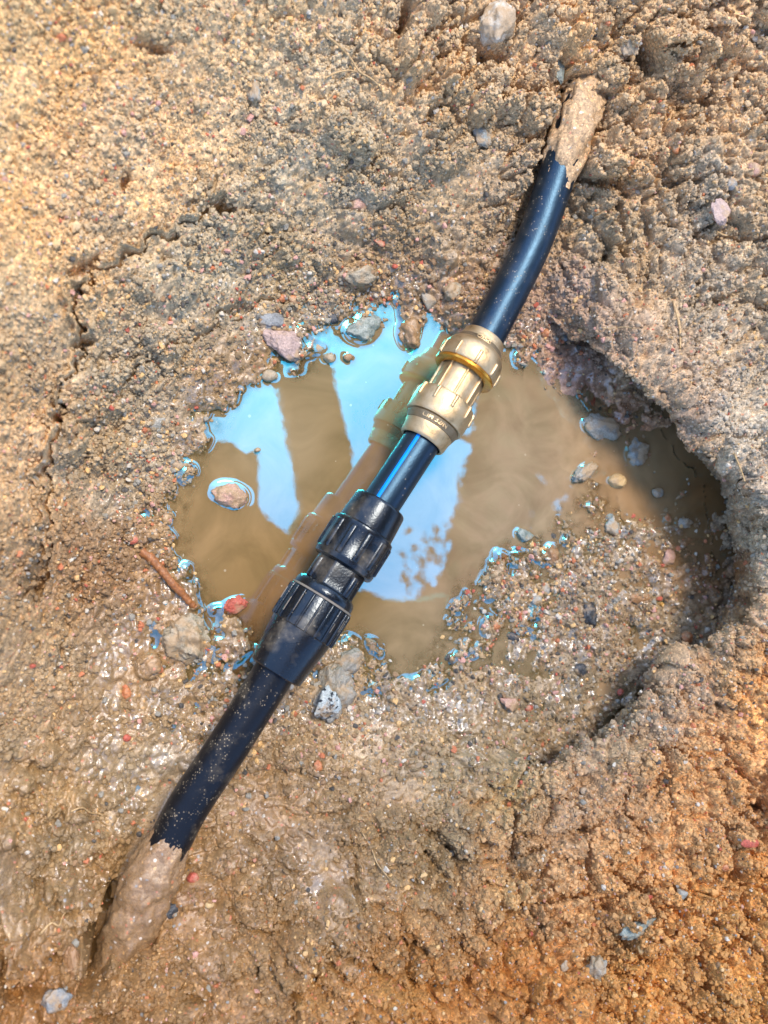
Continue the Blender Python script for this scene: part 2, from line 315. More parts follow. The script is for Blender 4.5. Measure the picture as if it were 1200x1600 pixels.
# ledges and creases: soil drops on one side of a traced line and recovers further out
LEDGES = [([(360,290),(330,318),(250,372),(190,400),(130,425),(108,480),(126,540),(92,620),(72,720),(62,820),(52,900),(20,960)], 1, .028, 105),
 ([(450,462),(395,462),(330,500),(280,530),(230,562),(190,592),(150,652),(108,675)], 1, .014, 60),
 ([(300,820),(230,790),(190,830),(140,860),(120,930),(95,1000),(60,1080)], 1, .007, 60),
 ([(880,1186),(800,1232),(740,1272),(690,1306),(650,1360),(640,1430)], -1, .013, 70),
 ([(1196,1180),(1190,1290),(1150,1380),(1080,1402),(1000,1472),(950,1530),(930,1600)], -1, .022, 70),
 ([(640,60),(645,140),(690,165),(700,200),(650,250),(655,300)], 1, .012, 50),
 ([(510,150),(518,215),(560,245),(600,272),(640,335)], -1, .009, 50),
 ([(960,0),(975,60),(1010,110),(1060,150),(1120,160),(1200,150)], -1, .013, 55),
 ([(935,270),(985,300),(1040,290),(1090,320),(1110,380)], 1, .009, 45),
 ([(560,1230),(550,1300),(575,1360),(560,1440),(600,1520)], -1, .013, 60),
 ([(380,1330),(430,1380),(440,1450),(500,1500),(520,1590)], -1, .013, 60),
 ([(700,1360),(690,1430),(725,1500),(735,1600)], 1, .014, 55),
 ([(800,1300),(850,1350),(840,1420),(880,1480)], 1, .012, 55),
 ([(240,1500),(330,1470),(400,1500),(420,1560)], 1, .008, 40),
 ([(20,1180),(60,1210),(70,1280),(40,1350),(50,1430),(30,1500)], 1, .007, 40),
 ([(905,440),(890,400),(905,360),(960,330)], 1, .008, 40),
 ([(480,330),(430,370),(400,420),(330,430)], 1, .006, 50)]
for pts, sd, dep, rec in LEDGES:
    q = [Vector((a + 0.0, b_ + 0.0, 0)) for a, b_ in pts]
    m = (PX > min(p.x for p in q) - 230) & (PX < max(p.x for p in q) + 230) & (PY > min(p.y for p in q) - 230) & (PY < max(p.y for p in q) + 230)
    xx = PX[m] + 26 * perlin(GX[m] * 60, GY[m] * 60, 131) + 7 * perlin(GX[m] * 170, GY[m] * 170, 132); yy = PY[m] + 26 * perlin(GX[m] * 60, GY[m] * 60, 133) + 7 * perlin(GX[m] * 170, GY[m] * 170, 134)
    dd, ss, tt_, _ = seg_dist(xx, yy, q)
    endf = sstep(0, .08, tt_) * sstep(1, .92, tt_)
    q_ = ss * sd * dd
    H[m] += endf * dep * 2.2 * (.16 * np.exp(-np.abs(q_) / 40) - sstep(-12, 32, q_) * np.exp(-np.clip(q_, 0, None) / rec / 1.5))

# pipe bed: soil never above the visible pipe, with the gaps seen beside it
Z0 = MZ
dU, sU, tU, zU = seg_dist(MX, MY, UPPER)
vis = (PY > 140) & (PY < 640)
c = sstep(PR + .0052, PR + .0012, dU) * vis
lim = zU - .016
Zt = MZ + H
Zt = np.where(c > 0, np.minimum(Zt, Zt * (1 - c) + lim * c), Zt)
g = sstep(PR + .010, PR + .003, dU) * (sU > 0) * sstep(150, 175, PY) * (1 - sstep(262, 300, PY))      # right-hand gap at the muddy end
Zt -= g * .022
g = sstep(PR + .0055, PR + .001, dU) * (sU < 0) * (PY > 120) * (1 - sstep(330, 440, PY))
Zt -= g * .016
dL, sL, tL, zL = seg_dist(MX, MY, LOWER)
c = sstep(PR + .003, PR - .001, dL) * (PY < 1490)
Zt = np.where(c > 0, np.minimum(Zt, Zt * (1 - c) + (zL - .010) * c), Zt)
gap = catmull(run([(262,1235,.01),(232,1290,.01),(205,1350,.01),(182,1400,.01),(165,1440,.01),(152,1475,.01),(140,1490,.01)]), 6)
dg, sg, tg, zg = seg_dist(MX, MY, gap)
wd = .004 + .005 * (1 - np.abs(2 * tg - .7).clip(0, 1))
c = sstep(wd * 1.7, wd * .6, dg)
Zt = Zt * (1 - c) + np.minimum(Zt, np.where(tg < .45, .0025, -.02)) * c
bump_end = sstep(26, 12, np.hypot(PX - 198, (PY - 1497) * 1.6)); Zt -= .02 * bump_end
for (hx, hy, ha, hb, hr, hd) in [(917,122,24,11,0,.034),(884,142,9,26,12,.024),(178,1484,34,12,10,.034),(150,1462,14,26,25,.030),(222,1474,12,18,35,.020),(944,205,9,30,8,.020)]:
    c0_, s0_ = math.cos(R(hr)), math.sin(R(hr)); dx_ = PX - hx; dy_ = PY - hy
    Zt -= hd * sstep(1.35, .65, np.sqrt(((dx_ * c0_ + dy_ * s0_) / ha) ** 2 + ((-dx_ * s0_ + dy_ * c0_) / hb) ** 2))
DZ = (Zt - MZ) * fade
# far field: broad undulation only
MZ = MZ + (1 - fade) * .02 * fbm(GX * 1.3, GY * 1.3, 91, 3) * sstep(.7, 1.5, np.hypot(GX - .27, GY))

# displace along the large-scale normal
def grid_normal(X, Y, Z):
    ax = np.gradient(X, axis=0); ay = np.gradient(Y, axis=0); az = np.gradient(Z, axis=0)
    bx = np.gradient(X, axis=1); by = np.gradient(Y, axis=1); bz = np.gradient(Z, axis=1)
    nx = ay * bz - az * by; ny = az * bx - ax * bz; nz = ax * by - ay * bx
    L = np.sqrt(nx * nx + ny * ny + nz * nz) + 1e-12
    return nx / L, ny / L, nz / L
n0, n1, n2 = grid_normal(MX, MY, MZ)
wl = sstep(.02, .3, WALLS) * (1 - sstep(.9, 1.0, WALLS)) + sstep(.3,.9,WALLS) * (1 - sstep(.02, .06, DLIP - WALL))
wl = np.clip(wl, 0, 1)
TX = MX + n0 * DZ * wl; TY = MY + n1 * DZ * wl; TZ = MZ + DZ * (1 - wl + n2 * wl)
def sheet(name, X, Y, Z, mat, keep=None):
    nx, ny = X.shape
    idx = np.arange(nx * ny).reshape(nx, ny)
    q = np.stack([idx[:-1, :-1], idx[1:, :-1], idx[1:, 1:], idx[:-1, 1:]], -1).reshape(-1, 4)
    if keep is not None: q = q[keep.reshape(-1)]
    used = np.zeros(nx * ny, bool); used[q.ravel()] = True
    remap = np.cumsum(used) - 1; q = remap[q]
    co = np.stack([X, Y, Z], -1).reshape(-1, 3)[used].astype(np.float32)
    me = bpy.data.meshes.new(name); me.vertices.add(len(co)); me.vertices.foreach_set('co', co.ravel())
    me.loops.add(q.size); me.loops.foreach_set('vertex_index', q.ravel().astype(np.int32))
    me.polygons.add(len(q)); me.polygons.foreach_set('loop_start', np.arange(0, q.size, 4, dtype=np.int32))
    me.polygons.foreach_set('use_smooth', np.ones(len(q), bool))
    me.update(calc_edges=True); me.validate()
    me.materials.append(mat)
    o = bpy.data.objects.new(name, me); col.objects.link(o)
    return o, used
def vattr(o, name, arr, used, typ='FLOAT'):
    a = o.data.attributes.new(name, typ, 'POINT')
    if typ == 'FLOAT': a.data.foreach_set('value', arr.reshape(-1)[used].astype(np.float32))
    else: a.data.foreach_set('color', arr.reshape(-1, 4)[used].astype(np.float32).ravel())

# ------------------------------------------------------------------ materials
class NB:
    def __init__(s, name):
        s.m = bpy.data.materials.new(name); s.m.use_nodes = True; s.t = s.m.node_tree; s.t.nodes.clear()
        s.out = s.n('ShaderNodeOutputMaterial'); s.bs = s.n('ShaderNodeBsdfPrincipled'); s.l(s.bs.outputs[0], s.out.inputs[0])
    def n(s, typ, **kw):
        x = s.t.nodes.new(typ)
        for k, v in kw.items(): setattr(x, k, v)
        return x
    def l(s, a, b): s.t.links.new(a, b)
    def set(s, **kw):
        for k, v in kw.items():
            s.bs.inputs[k.replace('_', ' ')].default_value = v
    def coord(s, scale=1.0, kind='Object'):
        tc = s.n('ShaderNodeTexCoord'); return tc.outputs[kind]
    def noise(s, vec, scale, detail=3, rough=.5):
        x = s.n('ShaderNodeTexNoise'); x.inputs['Scale'].default_value = scale; x.inputs['Detail'].default_value = detail; x.inputs['Roughness'].default_value = rough
        s.l(vec, x.inputs['Vector']); return x
    def vor(s, vec, scale, feature='F1'):
        x = s.n('ShaderNodeTexVoronoi', feature=feature); x.inputs['Scale'].default_value = scale; s.l(vec, x.inputs['Vector']); return x
    def ramp(s, fac, stops, interp='LINEAR'):
        x = s.n('ShaderNodeValToRGB'); x.color_ramp.interpolation = interp
        e = x.color_ramp.elements
        while len(e) < len(stops): e.new(.5)
        for i, (p, c) in enumerate(stops): e[i].position = p; e[i].color = (*c, 1) if len(c) == 3 else c
        s.l(fac, x.inputs[0]); return x.outputs[0]
    def mix(s, fac, a, b, mode='MIX'):
        x = s.n('ShaderNodeMix', data_type='RGBA', blend_type=mode)
        for sock, v in ((x.inputs[0], fac), (x.inputs[6], a), (x.inputs[7], b)):
            if isinstance(v, (int, float)): sock.default_value = v
            elif isinstance(v, tuple): sock.default_value = (*v, 1)
            else: s.l(v, sock)
        return x.outputs[2]
    def math(s, op, a, b=0.0, c=0.0):
        x = s.n('ShaderNodeMath', operation=op)
        for i, v in enumerate((a, b, c)):
            if isinstance(v, (int, float)): x.inputs[i].default_value = v
            else: s.l(v, x.inputs[i])
        return x.outputs[0]
    def bumpn(s, hgt, dist, strength=1.0, prev=None):
        x = s.n('ShaderNodeBump'); x.inputs['Distance'].default_value = dist; x.inputs['Strength'].default_value = strength
        s.l(hgt, x.inputs['Height'])
        if prev: s.l(prev, x.inputs['Normal'])
        return x.outputs[0]
def s2l(*c): return tuple((v / 255) ** 2.2 for v in c)

def mud_material(name, attr=True, base=(.25, .17, .1), wetness=.6):
    b = NB(name); co = b.coord()
    if attr:
        a = b.n('ShaderNodeAttribute', attribute_name='soil'); basec = a.outputs['Color']
        wa = b.n('ShaderNodeAttribute', attribute_name='wet'); wet = wa.outputs['Fac']
    else:
        rgb = b.n('ShaderNodeRGB'); rgb.outputs[0].default_value = (*base, 1); basec = rgb.outputs[0]
        vv = b.n('ShaderNodeValue'); vv.outputs[0].default_value = wetness; wet = vv.outputs[0]
    v1 = b.vor(co, 420); v2 = b.vor(co, 900); n1 = b.noise(co, 60, 4, .6); n2 = b.noise(co, 500, 2)
    # single grains of other minerals
    sep = b.n('ShaderNodeSeparateColor'); b.l(v1.outputs['Color'], sep.inputs[0])
    tone = b.ramp(sep.outputs[0], [(0, (.62, .62, .64)), (.5, (1, 1, 1)), (1, (1.5, 1.42, 1.36))])
    dry = b.math('MULTIPLY_ADD', wet, -.62, 1.0)
    c = b.mix(dry, basec, tone, 'MULTIPLY')
    sep2 = b.n('ShaderNodeSeparateColor'); b.l(v2.outputs['Color'], sep2.inputs[0])
    tone2 = b.ramp(sep2.outputs[1], [(0, (.62, .60, .58)), (.5, (1, 1, 1)), (.93, (1.2, 1.2, 1.2)), (1, (2.2, 2.1, 2.0))])
    c = b.mix(b.math('MULTIPLY', dry, .9), c, tone2, 'MULTIPLY')
    big = b.ramp(n1.outputs[0], [(.3, (.84, .80, .76)), (.55, (1, 1, 1)), (.75, (1.12, 1.14, 1.16))])
    c = b.mix(1.0, c, big, 'MULTIPLY')
    odd = b.ramp(sep.outputs[1], [(0, s2l(186, 112, 74)), (.22, s2l(196, 120, 98)), (.35, s2l(214, 166, 108)), (.6, s2l(140, 144, 146)), (.8, s2l(228, 220, 206))], 'CONSTANT')
    msk = b.math('GREATER_THAN', sep.outputs[2], .95)
    near = b.math('LESS_THAN', v1.outputs['Distance'], .55)
    c = b.mix(b.math('MULTIPLY', b.math('MULTIPLY', msk, near), .6), c, odd)
    b.l(c, b.bs.inputs['Base Color'])
    r = b.math('MULTIPLY_ADD', wet, -.5, .74)
    r = b.math('MULTIPLY_ADD', n2.outputs[0], .25, b.math('SUBTRACT', r, .12))
    b.l(r, b.bs.inputs['Roughness'])
    b.l(b.math('MULTIPLY_ADD', wet, .7, .25), b.bs.inputs['Specular IOR Level'])
    if attr:
        fa = b.n('ShaderNodeAttribute', attribute_name='film'); b.l(fa.outputs['Fac'], b.bs.inputs['Coat Weight'])
        b.set(Coat_Roughness=.07, Coat_IOR=1.75, Coat_Tint=(.9, .95, 1, 1))
        b.l(b.bumpn(b.noise(co, 260, 2).outputs[0], .0012, .6), b.bs.inputs['Coat Normal'])
    nb = b.bumpn(v1.outputs['Distance'], .0009, .55)
    bn_ = b.t.nodes[-1]; bn_.invert = True; b.l(b.math('MULTIPLY', dry, .6), bn_.inputs['Strength'])
    nb2 = b.bumpn(b.noise(co, 1300, 3, .6).outputs[0], .0006, .7, nb)
    b.l(nb2, b.bs.inputs['Normal'])
    return b.m
M_SOIL = mud_material('soil')
M_CRUST = mud_material('mud_coat', False, s2l(138, 111, 80), .9)
M_CRUST2 = mud_material('mud_coat_pale', False, s2l(174, 147, 113), .35)

def water_material():
    b = NB('murky_water'); b.t.nodes.remove(b.bs); co = b.coord()
    a = b.n('ShaderNodeAttribute', attribute_name='opac')
    tint = b.n('ShaderNodeAttribute', attribute_name='murk'); clr = b.n('ShaderNodeAttribute', attribute_name='clear')
    n = b.noise(co, 14, 5, .55); n.inputs['Distortion'].default_value = 2.2
    sw = b.ramp(n.outputs[0], [(.3, (.80, .79, .77)), (.5, (1, 1, 1)), (.7, (1.18, 1.19, 1.22))])
    v = b.vor(co, 150); sp = b.n('ShaderNodeSeparateColor'); b.l(v.outputs['Color'], sp.inputs[0])
    fleck = b.math('MULTIPLY', b.math('GREATER_THAN', sp.outputs[0], .93), b.math('LESS_THAN', v.outputs['Distance'], b.math('MULTIPLY', sp.outputs[1], .2)))
    cc = b.mix(1.0, tint.outputs['Color'], sw, 'MULTIPLY')
    cc = b.mix(b.math('MULTIPLY', fleck, .55), cc, s2l(226, 208, 176))
    d = b.n('ShaderNodeBsdfDiffuse'); b.l(cc, d.inputs[0])
    tr = b.n('ShaderNodeBsdfTransparent'); tr.inputs[0].default_value = (.93, .86, .74, 1)
    g = b.n('ShaderNodeBsdfGlossy'); g.inputs['Roughness'].default_value = .012; g.inputs[0].default_value = (.03, .74, .90, 1)
    m1 = b.n('ShaderNodeMixShader'); b.l(a.outputs['Fac'], m1.inputs[0]); b.l(tr.outputs[0], m1.inputs[1]); b.l(d.outputs[0], m1.inputs[2])
    fr = b.n('ShaderNodeFresnel'); fr.inputs[0].default_value = 1.33
    f2 = b.math('MINIMUM', b.math('MULTIPLY_ADD', b.math('MULTIPLY_ADD', a.outputs['Fac'], .5, .5), b.math('MULTIPLY', clr.outputs['Fac'], WATER_MIRROR), fr.outputs[0]), 1.0)
    m2 = b.n('ShaderNodeMixShader'); b.l(f2, m2.inputs[0]); b.l(m1.outputs[0], m2.inputs[1]); b.l(g.outputs[0], m2.inputs[2])
    nb = b.bumpn(b.noise(co, 55, 2, .5).outputs[0], .0004, .10)
    b.l(nb, g.inputs['Normal'])
    b.l(m2.outputs[0], b.out.inputs[0])
    return b.m
WATER_MIRROR = .46
M_WATER = water_material()

def pipe_material(name, dust=.3, base=(.004, .0055, .009), spec=1.0, tint=(.32, .64, 1, 1)):
    b = NB(name); co = b.coord()
    n = b.noise(co, 45, 5, .65); n3 = b.noise(co, 900, 2); v = b.vor(co, 620)
    sp = b.n('ShaderNodeSeparateColor'); b.l(v.outputs['Color'], sp.inputs[0])
    dots = b.math('MULTIPLY', b.math('GREATER_THAN', sp.outputs[0], 1 - dust * .55), b.math('LESS_THAN', v.outputs['Distance'], b.math('MULTIPLY', n.outputs[0], .62)))
    dots = b.math('MULTIPLY', dots, b.ramp(b.noise(co, 90, 2).outputs[0], [(.45, (0, 0, 0)), (.6, (1, 1, 1))]))
    sm = b.math('MULTIPLY', b.math('SUBTRACT', n.outputs[0], .52), dust * 1.7); sm = b.math('MAXIMUM', sm, 0.0)
    sm = b.math('MULTIPLY', sm, n3.outputs[0])
    f = b.math('MINIMUM', b.math('ADD', b.math('MULTIPLY', dots, .45), sm), .8)
    c = b.mix(f, base, s2l(176, 160, 132))
    b.l(c, b.bs.inputs['Base Color'])
    b.l(b.math('MULTIPLY_ADD', f, .4, b.math('MULTIPLY_ADD', n.outputs[0], .16, .32)), b.bs.inputs['Roughness'])
    b.set(Specular_IOR_Level=spec, Specular_Tint=tint)
    st_ = b.n('ShaderNodeMapping'); st_.inputs['Rotation'].default_value = (0, 0, R(-33)); b.l(co, st_.inputs[0])
    st_.inputs['Scale'].default_value = (1, 1, 1)
    b.l(b.bumpn(b.noise(co, 700, 3).outputs[0], .0004, .35, b.bumpn(b.noise(co, 60, 2).outputs[0], .002, .25)), b.bs.inputs['Normal'])
    return b.m
M_PIPE_LOW = pipe_material('pipe_dusty', .75, (.0045, .005, .0065), .35, (.7, .82, 1, 1)); M_PIPE_MID = pipe_material('pipe_clean', .10); M_PIPE_UP = pipe_material('pipe_smudged', .3)
def plastic_material():
    b = NB('fitting_plastic'); co = b.coord()
    n = b.noise(co, 260, 4, .7); v = b.noise(co, 700, 2); n0 = b.noise(co, 38, 3)
    b.set(Specular_Tint=(.74, .87, 1, 1))
    f = b.math('MULTIPLY', b.math('MAXIMUM', b.math('SUBTRACT', n.outputs[0], .63), 0.0), 2.0)
    vd = b.vor(co, 300); sp = b.n('ShaderNodeSeparateColor'); b.l(vd.outputs['Color'], sp.inputs[0])
    dots = b.math('MULTIPLY', b.math('GREATER_THAN', sp.outputs[0], .9), b.math('LESS_THAN', vd.outputs['Distance'], .16))
    f = b.math('ADD', f, b.math('MULTIPLY', dots, .35))
    f = b.math('MINIMUM', b.math('ADD', f, b.math('MULTIPLY', b.math('MULTIPLY', b.math('MAXIMUM', b.math('SUBTRACT', n0.outputs[0], .56), 0.0), 4.0), b.math('SUBTRACT', n.outputs[0], .2))), .7)
    b.l(b.mix(f, (.004, .0055, .008), s2l(170, 156, 132)), b.bs.inputs['Base Color'])
    b.l(b.math('MULTIPLY_ADD', n0.outputs[0], .24, .14), b.bs.inputs['Roughness']); b.set(Specular_IOR_Level=.62)
    b.l(b.bumpn(v.outputs[0], .0004, .4), b.bs.inputs['Normal'])
    return b.m
M_PLAS = plastic_material()
def brass_material(name, c1, c2, rough, bumpst=.5):
    b = NB(name); co = b.coord(); n = b.noise(co, 90, 4, .6)
    b.l(b.ramp(n.outputs[0], [(.28, tuple(v * .55 for v in c1)), (.40, c1), (.7, c2)]), b.bs.inputs['Base Color'])
    b.set(Metallic=.86, Roughness=rough)
    b.l(b.bumpn(b.noise(co, 900, 3, .7).outputs[0], .0006, bumpst), b.bs.inputs['Normal'])
    return b.m
M_BRASS = brass_material('cast_brass', s2l(194, 166, 124), s2l(214, 190, 152), .37, .7)
M_BAND = brass_material('recessed_brass', s2l(132, 116, 92), s2l(152, 136, 110), .5)
M_GOLD = brass_material('gold_ring', s2l(204, 142, 56), s2l(232, 170, 74), .25, .2)
def flat_material(name, c, rough=.5, spec=.5):
    b = NB(name); co = b.coord(); n = b.noise(co, 120, 3)
    b.l(b.mix(1.0, c, b.ramp(n.outputs[0], [(.3, (.85, .85, .85)), (.7, (1.1, 1.1, 1.1))]), 'MULTIPLY'), b.bs.inputs['Base Color']); b.set(Roughness=rough, Specular_IOR_Level=spec); return b.m
M_STRIPE = flat_material('blue_stripe', s2l(0, 140, 240), .55, .2)
M_SEAM = flat_material('worn_edge', s2l(120, 112, 100), .6)
M_TIMBER = flat_material('stand_in_timber', s2l(128, 98, 66), .8)
M_LEAF = flat_material('leaf', s2l(66, 84, 42), .6); M_BARK = flat_material('bark', s2l(92, 76, 58), .9)
def root_material(name, c):
    b = NB(name); co = b.coord(); n = b.noise(co, 400, 4, .7)
    b.l(b.mix(1.0, c, b.ramp(n.outputs[0], [(.3, (.45, .42, .4)), (.6, (1.1, 1.1, 1.1)), (.8, (1.6, 1.5, 1.4))]), 'MULTIPLY'), b.bs.inputs['Base Color']); b.set(Roughness=.35)
    b.l(b.bumpn(n.outputs[0], .0008, .8), b.bs.inputs['Normal']); return b.m
M_TWIG = root_material('wet_twig', s2l(150, 98, 58)); M_ROOT = root_material('pale_root', s2l(186, 156, 112))

def stone_material(name, c1, c2, mud=.35, rough=.5, speck=None):
    b = NB(name); tc = b.n('ShaderNodeTexCoord'); gen = tc.outputs['Object']
    oi = b.n('ShaderNodeObjectInfo'); vm = b.n('ShaderNodeVectorMath', operation='ADD'); b.l(gen, vm.inputs[0]); b.l(oi.outputs['Random'], vm.inputs[1]); co = vm.outputs[0]
    n = b.noise(co, 160, 5, .65); n2 = b.noise(co, 700, 3, .7)
    c = b.ramp(n.outputs[0], [(.32, c1), (.68, c2)])
    c = b.mix(.8, c, b.ramp(n2.outputs[0], [(.3, (.55, .55, .56)), (.5, (1, 1, 1)), (.72, (1.5, 1.5, 1.5))]), 'MULTIPLY')
    if speck:
        v = b.vor(co, 500); sp = b.n('ShaderNodeSeparateColor'); b.l(v.outputs['Color'], sp.inputs[0])
        c = b.mix(b.math('GREATER_THAN', sp.outputs[0], .74), c, speck)
    # clinging mud in patches, grains lie on it
    m = b.noise(co, 75, 4, .6)
    mf = b.ramp(m.outputs[0], [(.56 - mud * .4, (0, 0, 0)), (.70 - mud * .4, (1, 1, 1))])
    c = b.mix(b.math('MULTIPLY', mf, .85), c, s2l(164, 138, 104))
    b.l(c, b.bs.inputs['Base Color'])
    b.l(b.math('MULTIPLY_ADD', n2.outputs[0], .35, rough - .2), b.bs.inputs['Roughness']); b.set(Specular_IOR_Level=.7)
    b.l(b.bumpn(n2.outputs[0], .0012, .7, b.bumpn(n.outputs[0], .002, .6)), b.bs.inputs['Normal'])
    return b.m
SM = {
 'slate': stone_material('slate_stone', s2l(108, 112, 114), s2l(140, 144, 144), .3),
 'pinkgrey': stone_material('pink_grey_stone', s2l(150, 130, 124), s2l(178, 156, 146), .10, .7),
 'pink': stone_material('pink_stone', s2l(168, 126, 110), s2l(188, 152, 134), .3, .4),
 'grey': stone_material('grey_stone', s2l(124, 122, 112), s2l(160, 156, 144), .25),
 'bluegrey': stone_material('blue_grey_stone', s2l(112, 124, 126), s2l(160, 168, 164), .32),
 'green': stone_material('green_grey_stone', s2l(100, 114, 108), s2l(146, 154, 146), .12, .35),
 'muddy': stone_material('mud_coated_stone', s2l(128, 118, 98), s2l(168, 158, 136), .35, .45),
 'black': stone_material('black_stone', s2l(38, 42, 46), s2l(66, 70, 74), .05, .4),
 'white': stone_material('white_stone', s2l(170, 168, 158), s2l(204, 200, 188), .40),
 'orange': stone_material('orange_stone', s2l(160, 92, 52), s2l(188, 128, 84), .2, .35),
 'red': stone_material('red_shard', s2l(158, 70, 52), s2l(180, 92, 72), .15, .45),
 'tan': stone_material('tan_stone', s2l(178, 144, 92), s2l(206, 178, 128), .2),
 'speck': stone_material('speckled_stone', s2l(140, 152, 154), s2l(186, 196, 194), .05, .35, s2l(40, 50, 58)),
 'brown': stone_material('brown_stone', s2l(126, 92, 62), s2l(158, 122, 86), .2, .35),
 'clay': mud_material('clay_lump', False, s2l(150, 122, 88), .8),
}

# ------------------------------------------------------------------ build ground
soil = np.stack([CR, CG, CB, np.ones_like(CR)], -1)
# random tone and warmth, then yellow patches of sand
jit = 1 + .16 * fbm(GX * 40, GY * 40, 81, 3); soil[..., :3] *= jit[..., None]
warm = np.clip(fbm(GX * 22, GY * 22, 85, 2), -1, 1)
soil[..., 0] *= 1 + .07 * warm; soil[..., 2] *= 1 - .12 * warm
for (a, b_, r_, c_) in [(800,1245,45,(206,172,110)),(800,1400,34,(200,160,96)),(480,1545,40,(176,122,62)),(1180,1580,60,(196,140,64)),(1190,1390,40,(176,116,50)),(60,400,40,(200,160,106)),(20,250,60,(198,160,104)),(1010,1190,26,(176,128,70)),(1140,1240,40,(170,120,64))]:
    k = np.exp(-((PX - a) ** 2 + (PY - b_) ** 2) / r_ ** 2) * .32
    for i in range(3): soil[..., i] = soil[..., i] * (1 - k) + (c_[i] / 255) ** 2.2 * k
WET = np.clip(WET + .25 * fbm(GX * 30, GY * 30, 83, 2), 0, 1)
soil[..., :3] *= 1.12; soil[..., 1] *= 1.012; soil[..., 2] *= .975
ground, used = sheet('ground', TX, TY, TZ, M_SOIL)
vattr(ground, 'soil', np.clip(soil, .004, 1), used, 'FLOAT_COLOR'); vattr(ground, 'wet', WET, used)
film = np.clip(fbm(QX * 26, QY * 26, 151, 4) * 2.2 + .25, 0, 1) * (1 - sstep(.006, .022, TZ)) * .9 + sstep(.25, .55, fbm(QX * 16, QY * 16, 152, 3)) * sstep(.75, .95, WET) * .7
vattr(ground, 'film', np.clip(film, 0, 1), used)
tag(ground, kind='structure')

# lookup of the ground surface by photo pixel region (top-most vertex near a pixel)
TPX, TPY = w2px(TX, TY, TZ)
vism = (fade > .5)
bins = {}
fl = np.nonzero((vism & (TPX > -60) & (TPX < 1260) & (TPY > -60) & (TPY < 1660)).ravel())[0]
ZB = np.full((331, 431), -1.0); IB = np.zeros((331, 431), np.int64)
bi = ((TPX.ravel()[fl] + 60) / 4).astype(int); bj = ((TPY.ravel()[fl] + 60) / 4).astype(int)
zf = TZ.ravel()[fl]
order = np.argsort(zf); ZB[bi[order], bj[order]] = zf[order]; IB[bi[order], bj[order]] = fl[order]
def ground_at(px, py, r=2):
    i = int((px + 60) / 4); j = int((py + 60) / 4)
    z = ZB[max(0, i-r):i+r+1, max(0, j-r):j+r+1]; z = z[z > -.9]
    return float(np.median(z)) if z.size else 0.0

# ------------------------------------------------------------------ puddle: water with raised menisci at every shore and stone
STONES = []  # (name, px, py, w, h, rot, mat, style, lift, label)
def S(*a): STONES.append(a)
S('stone_chip',420,500,52,36,15,'slate','flat',.3,'blue grey slate chip lying against the pink flat stone above the puddle')
S('flat_stone',447,535,80,56,-12,'pinkgrey','flat',.35,'large pinkish grey flat stone at the upper left shore of the puddle')
S('pebble',494,546,28,24,0,'green','round',.3,'small grey pebble touching the right end of the pinkish grey flat stone')
S('stone',566,514,64,46,10,'green','angular',.4,'angular green grey stone standing in water above the sky reflection')
S('stone_chip',519,494,32,20,-50,'black','angular',.3,'elongated black chip between the flat pink stone and the green grey stone')
S('pebble',459,468,22,14,-30,'orange','round',.4,'orange brown pebble above the blue grey slate chip')
S('pebble',441,466,14,13,0,'orange','round',.4,'tiny orange pebble left of the orange brown one')
S('stone',357,774,62,40,-12,'pink','round',.22,'pinkish stone rising from the water inside a ring of reflected sky')
S('rock',292,995,96,84,-50,'muddy','lump',.42,'large mud covered grey rock below the brown twig')
S('pebble',233,1040,44,40,0,'clay','round',.3,'round mud coated pebble left of the large mud covered rock')
S('rock',520,1080,86,104,-20,'grey','lump',.35,'large muddy grey rock beside the cone end of the black coupling')
S('stone',543,1034,62,44,15,'grey','lump',.45,'muddy stone wedged between black coupling and large grey rock')
S('speckled_stone',513,1100,44,58,-12,'speck','angular',.9,'black and white speckled stone on the large muddy rock under the coupling')
S('stone',938,667,72,46,-8,'grey','round',.35,'oblong grey stone in front of the brown undercut wall')
S('stone',994,706,46,46,20,'bluegrey','angular',.4,'angular pale blue grey stone at the foot of the overhang')
S('stone',915,738,56,26,28,'bluegrey','round',.3,'slender grey stone tapering to the right in the shallow water')
S('pebble',965,752,34,26,0,'tan','round',.3,'yellowish tan pebble beside the slender grey stone')
S('stone',958,822,40,44,10,'bluegrey','angular',.45,'upright light grey stone with a blue glint in the right shallows')
S('pebble',1028,770,22,16,0,'grey','round',.3,'small grey pebble alone in the brown shallows near the overhang')
S('pebble',820,836,34,20,-20,'green','angular',.3,'dark grey green pebble above the orange one at the puddle edge')
S('pebble',781,867,24,18,-20,'orange','round',.5,'bright orange pebble with a blue water rim right of the puddle')
S('pebble',860,867,32,40,0,'brown','round',.3,'round brown stone in the wet gravel right of the orange pebble')
S('pebble',1042,812,16,20,0,'orange','round',.4,'small orange pebble beside the brown grey stone under the overhang')
S('stone',1066,816,38,26,10,'grey','round',.3,'brown grey stone next to a small orange pebble under the overhang')
S('pebble',1047,872,26,28,0,'pink','flat',.2,'purplish pink wet pebble in the gravel near the overhang')
S('stone',922,961,32,46,10,'black','angular',.35,'black angular stone standing out in the wet gravel')
S('stone',905,1049,28,26,0,'black','angular',.4,'dark blue black stone at the lower edge of the wet gravel')
S('pebble',802,995,24,16,-20,'black','round',.3,'small dark oval pebble left of the black stones in the gravel')
S('stone_chip',797,1099,38,24,-20,'pink','flat',.5,'flat pink triangular chip at the bottom of the wet gravel')
S('pebble',826,1107,14,12,0,'red','round',.5,'small red pebble right of the flat pink chip')
S('pebble',970,1082,13,13,0,'red','round',.6,'lone red pebble below the gravel near the dark gully')
S('pebble',835,936,26,20,-10,'bluegrey','round',.3,'teal grey pebble in the middle of the blue glinting gravel')
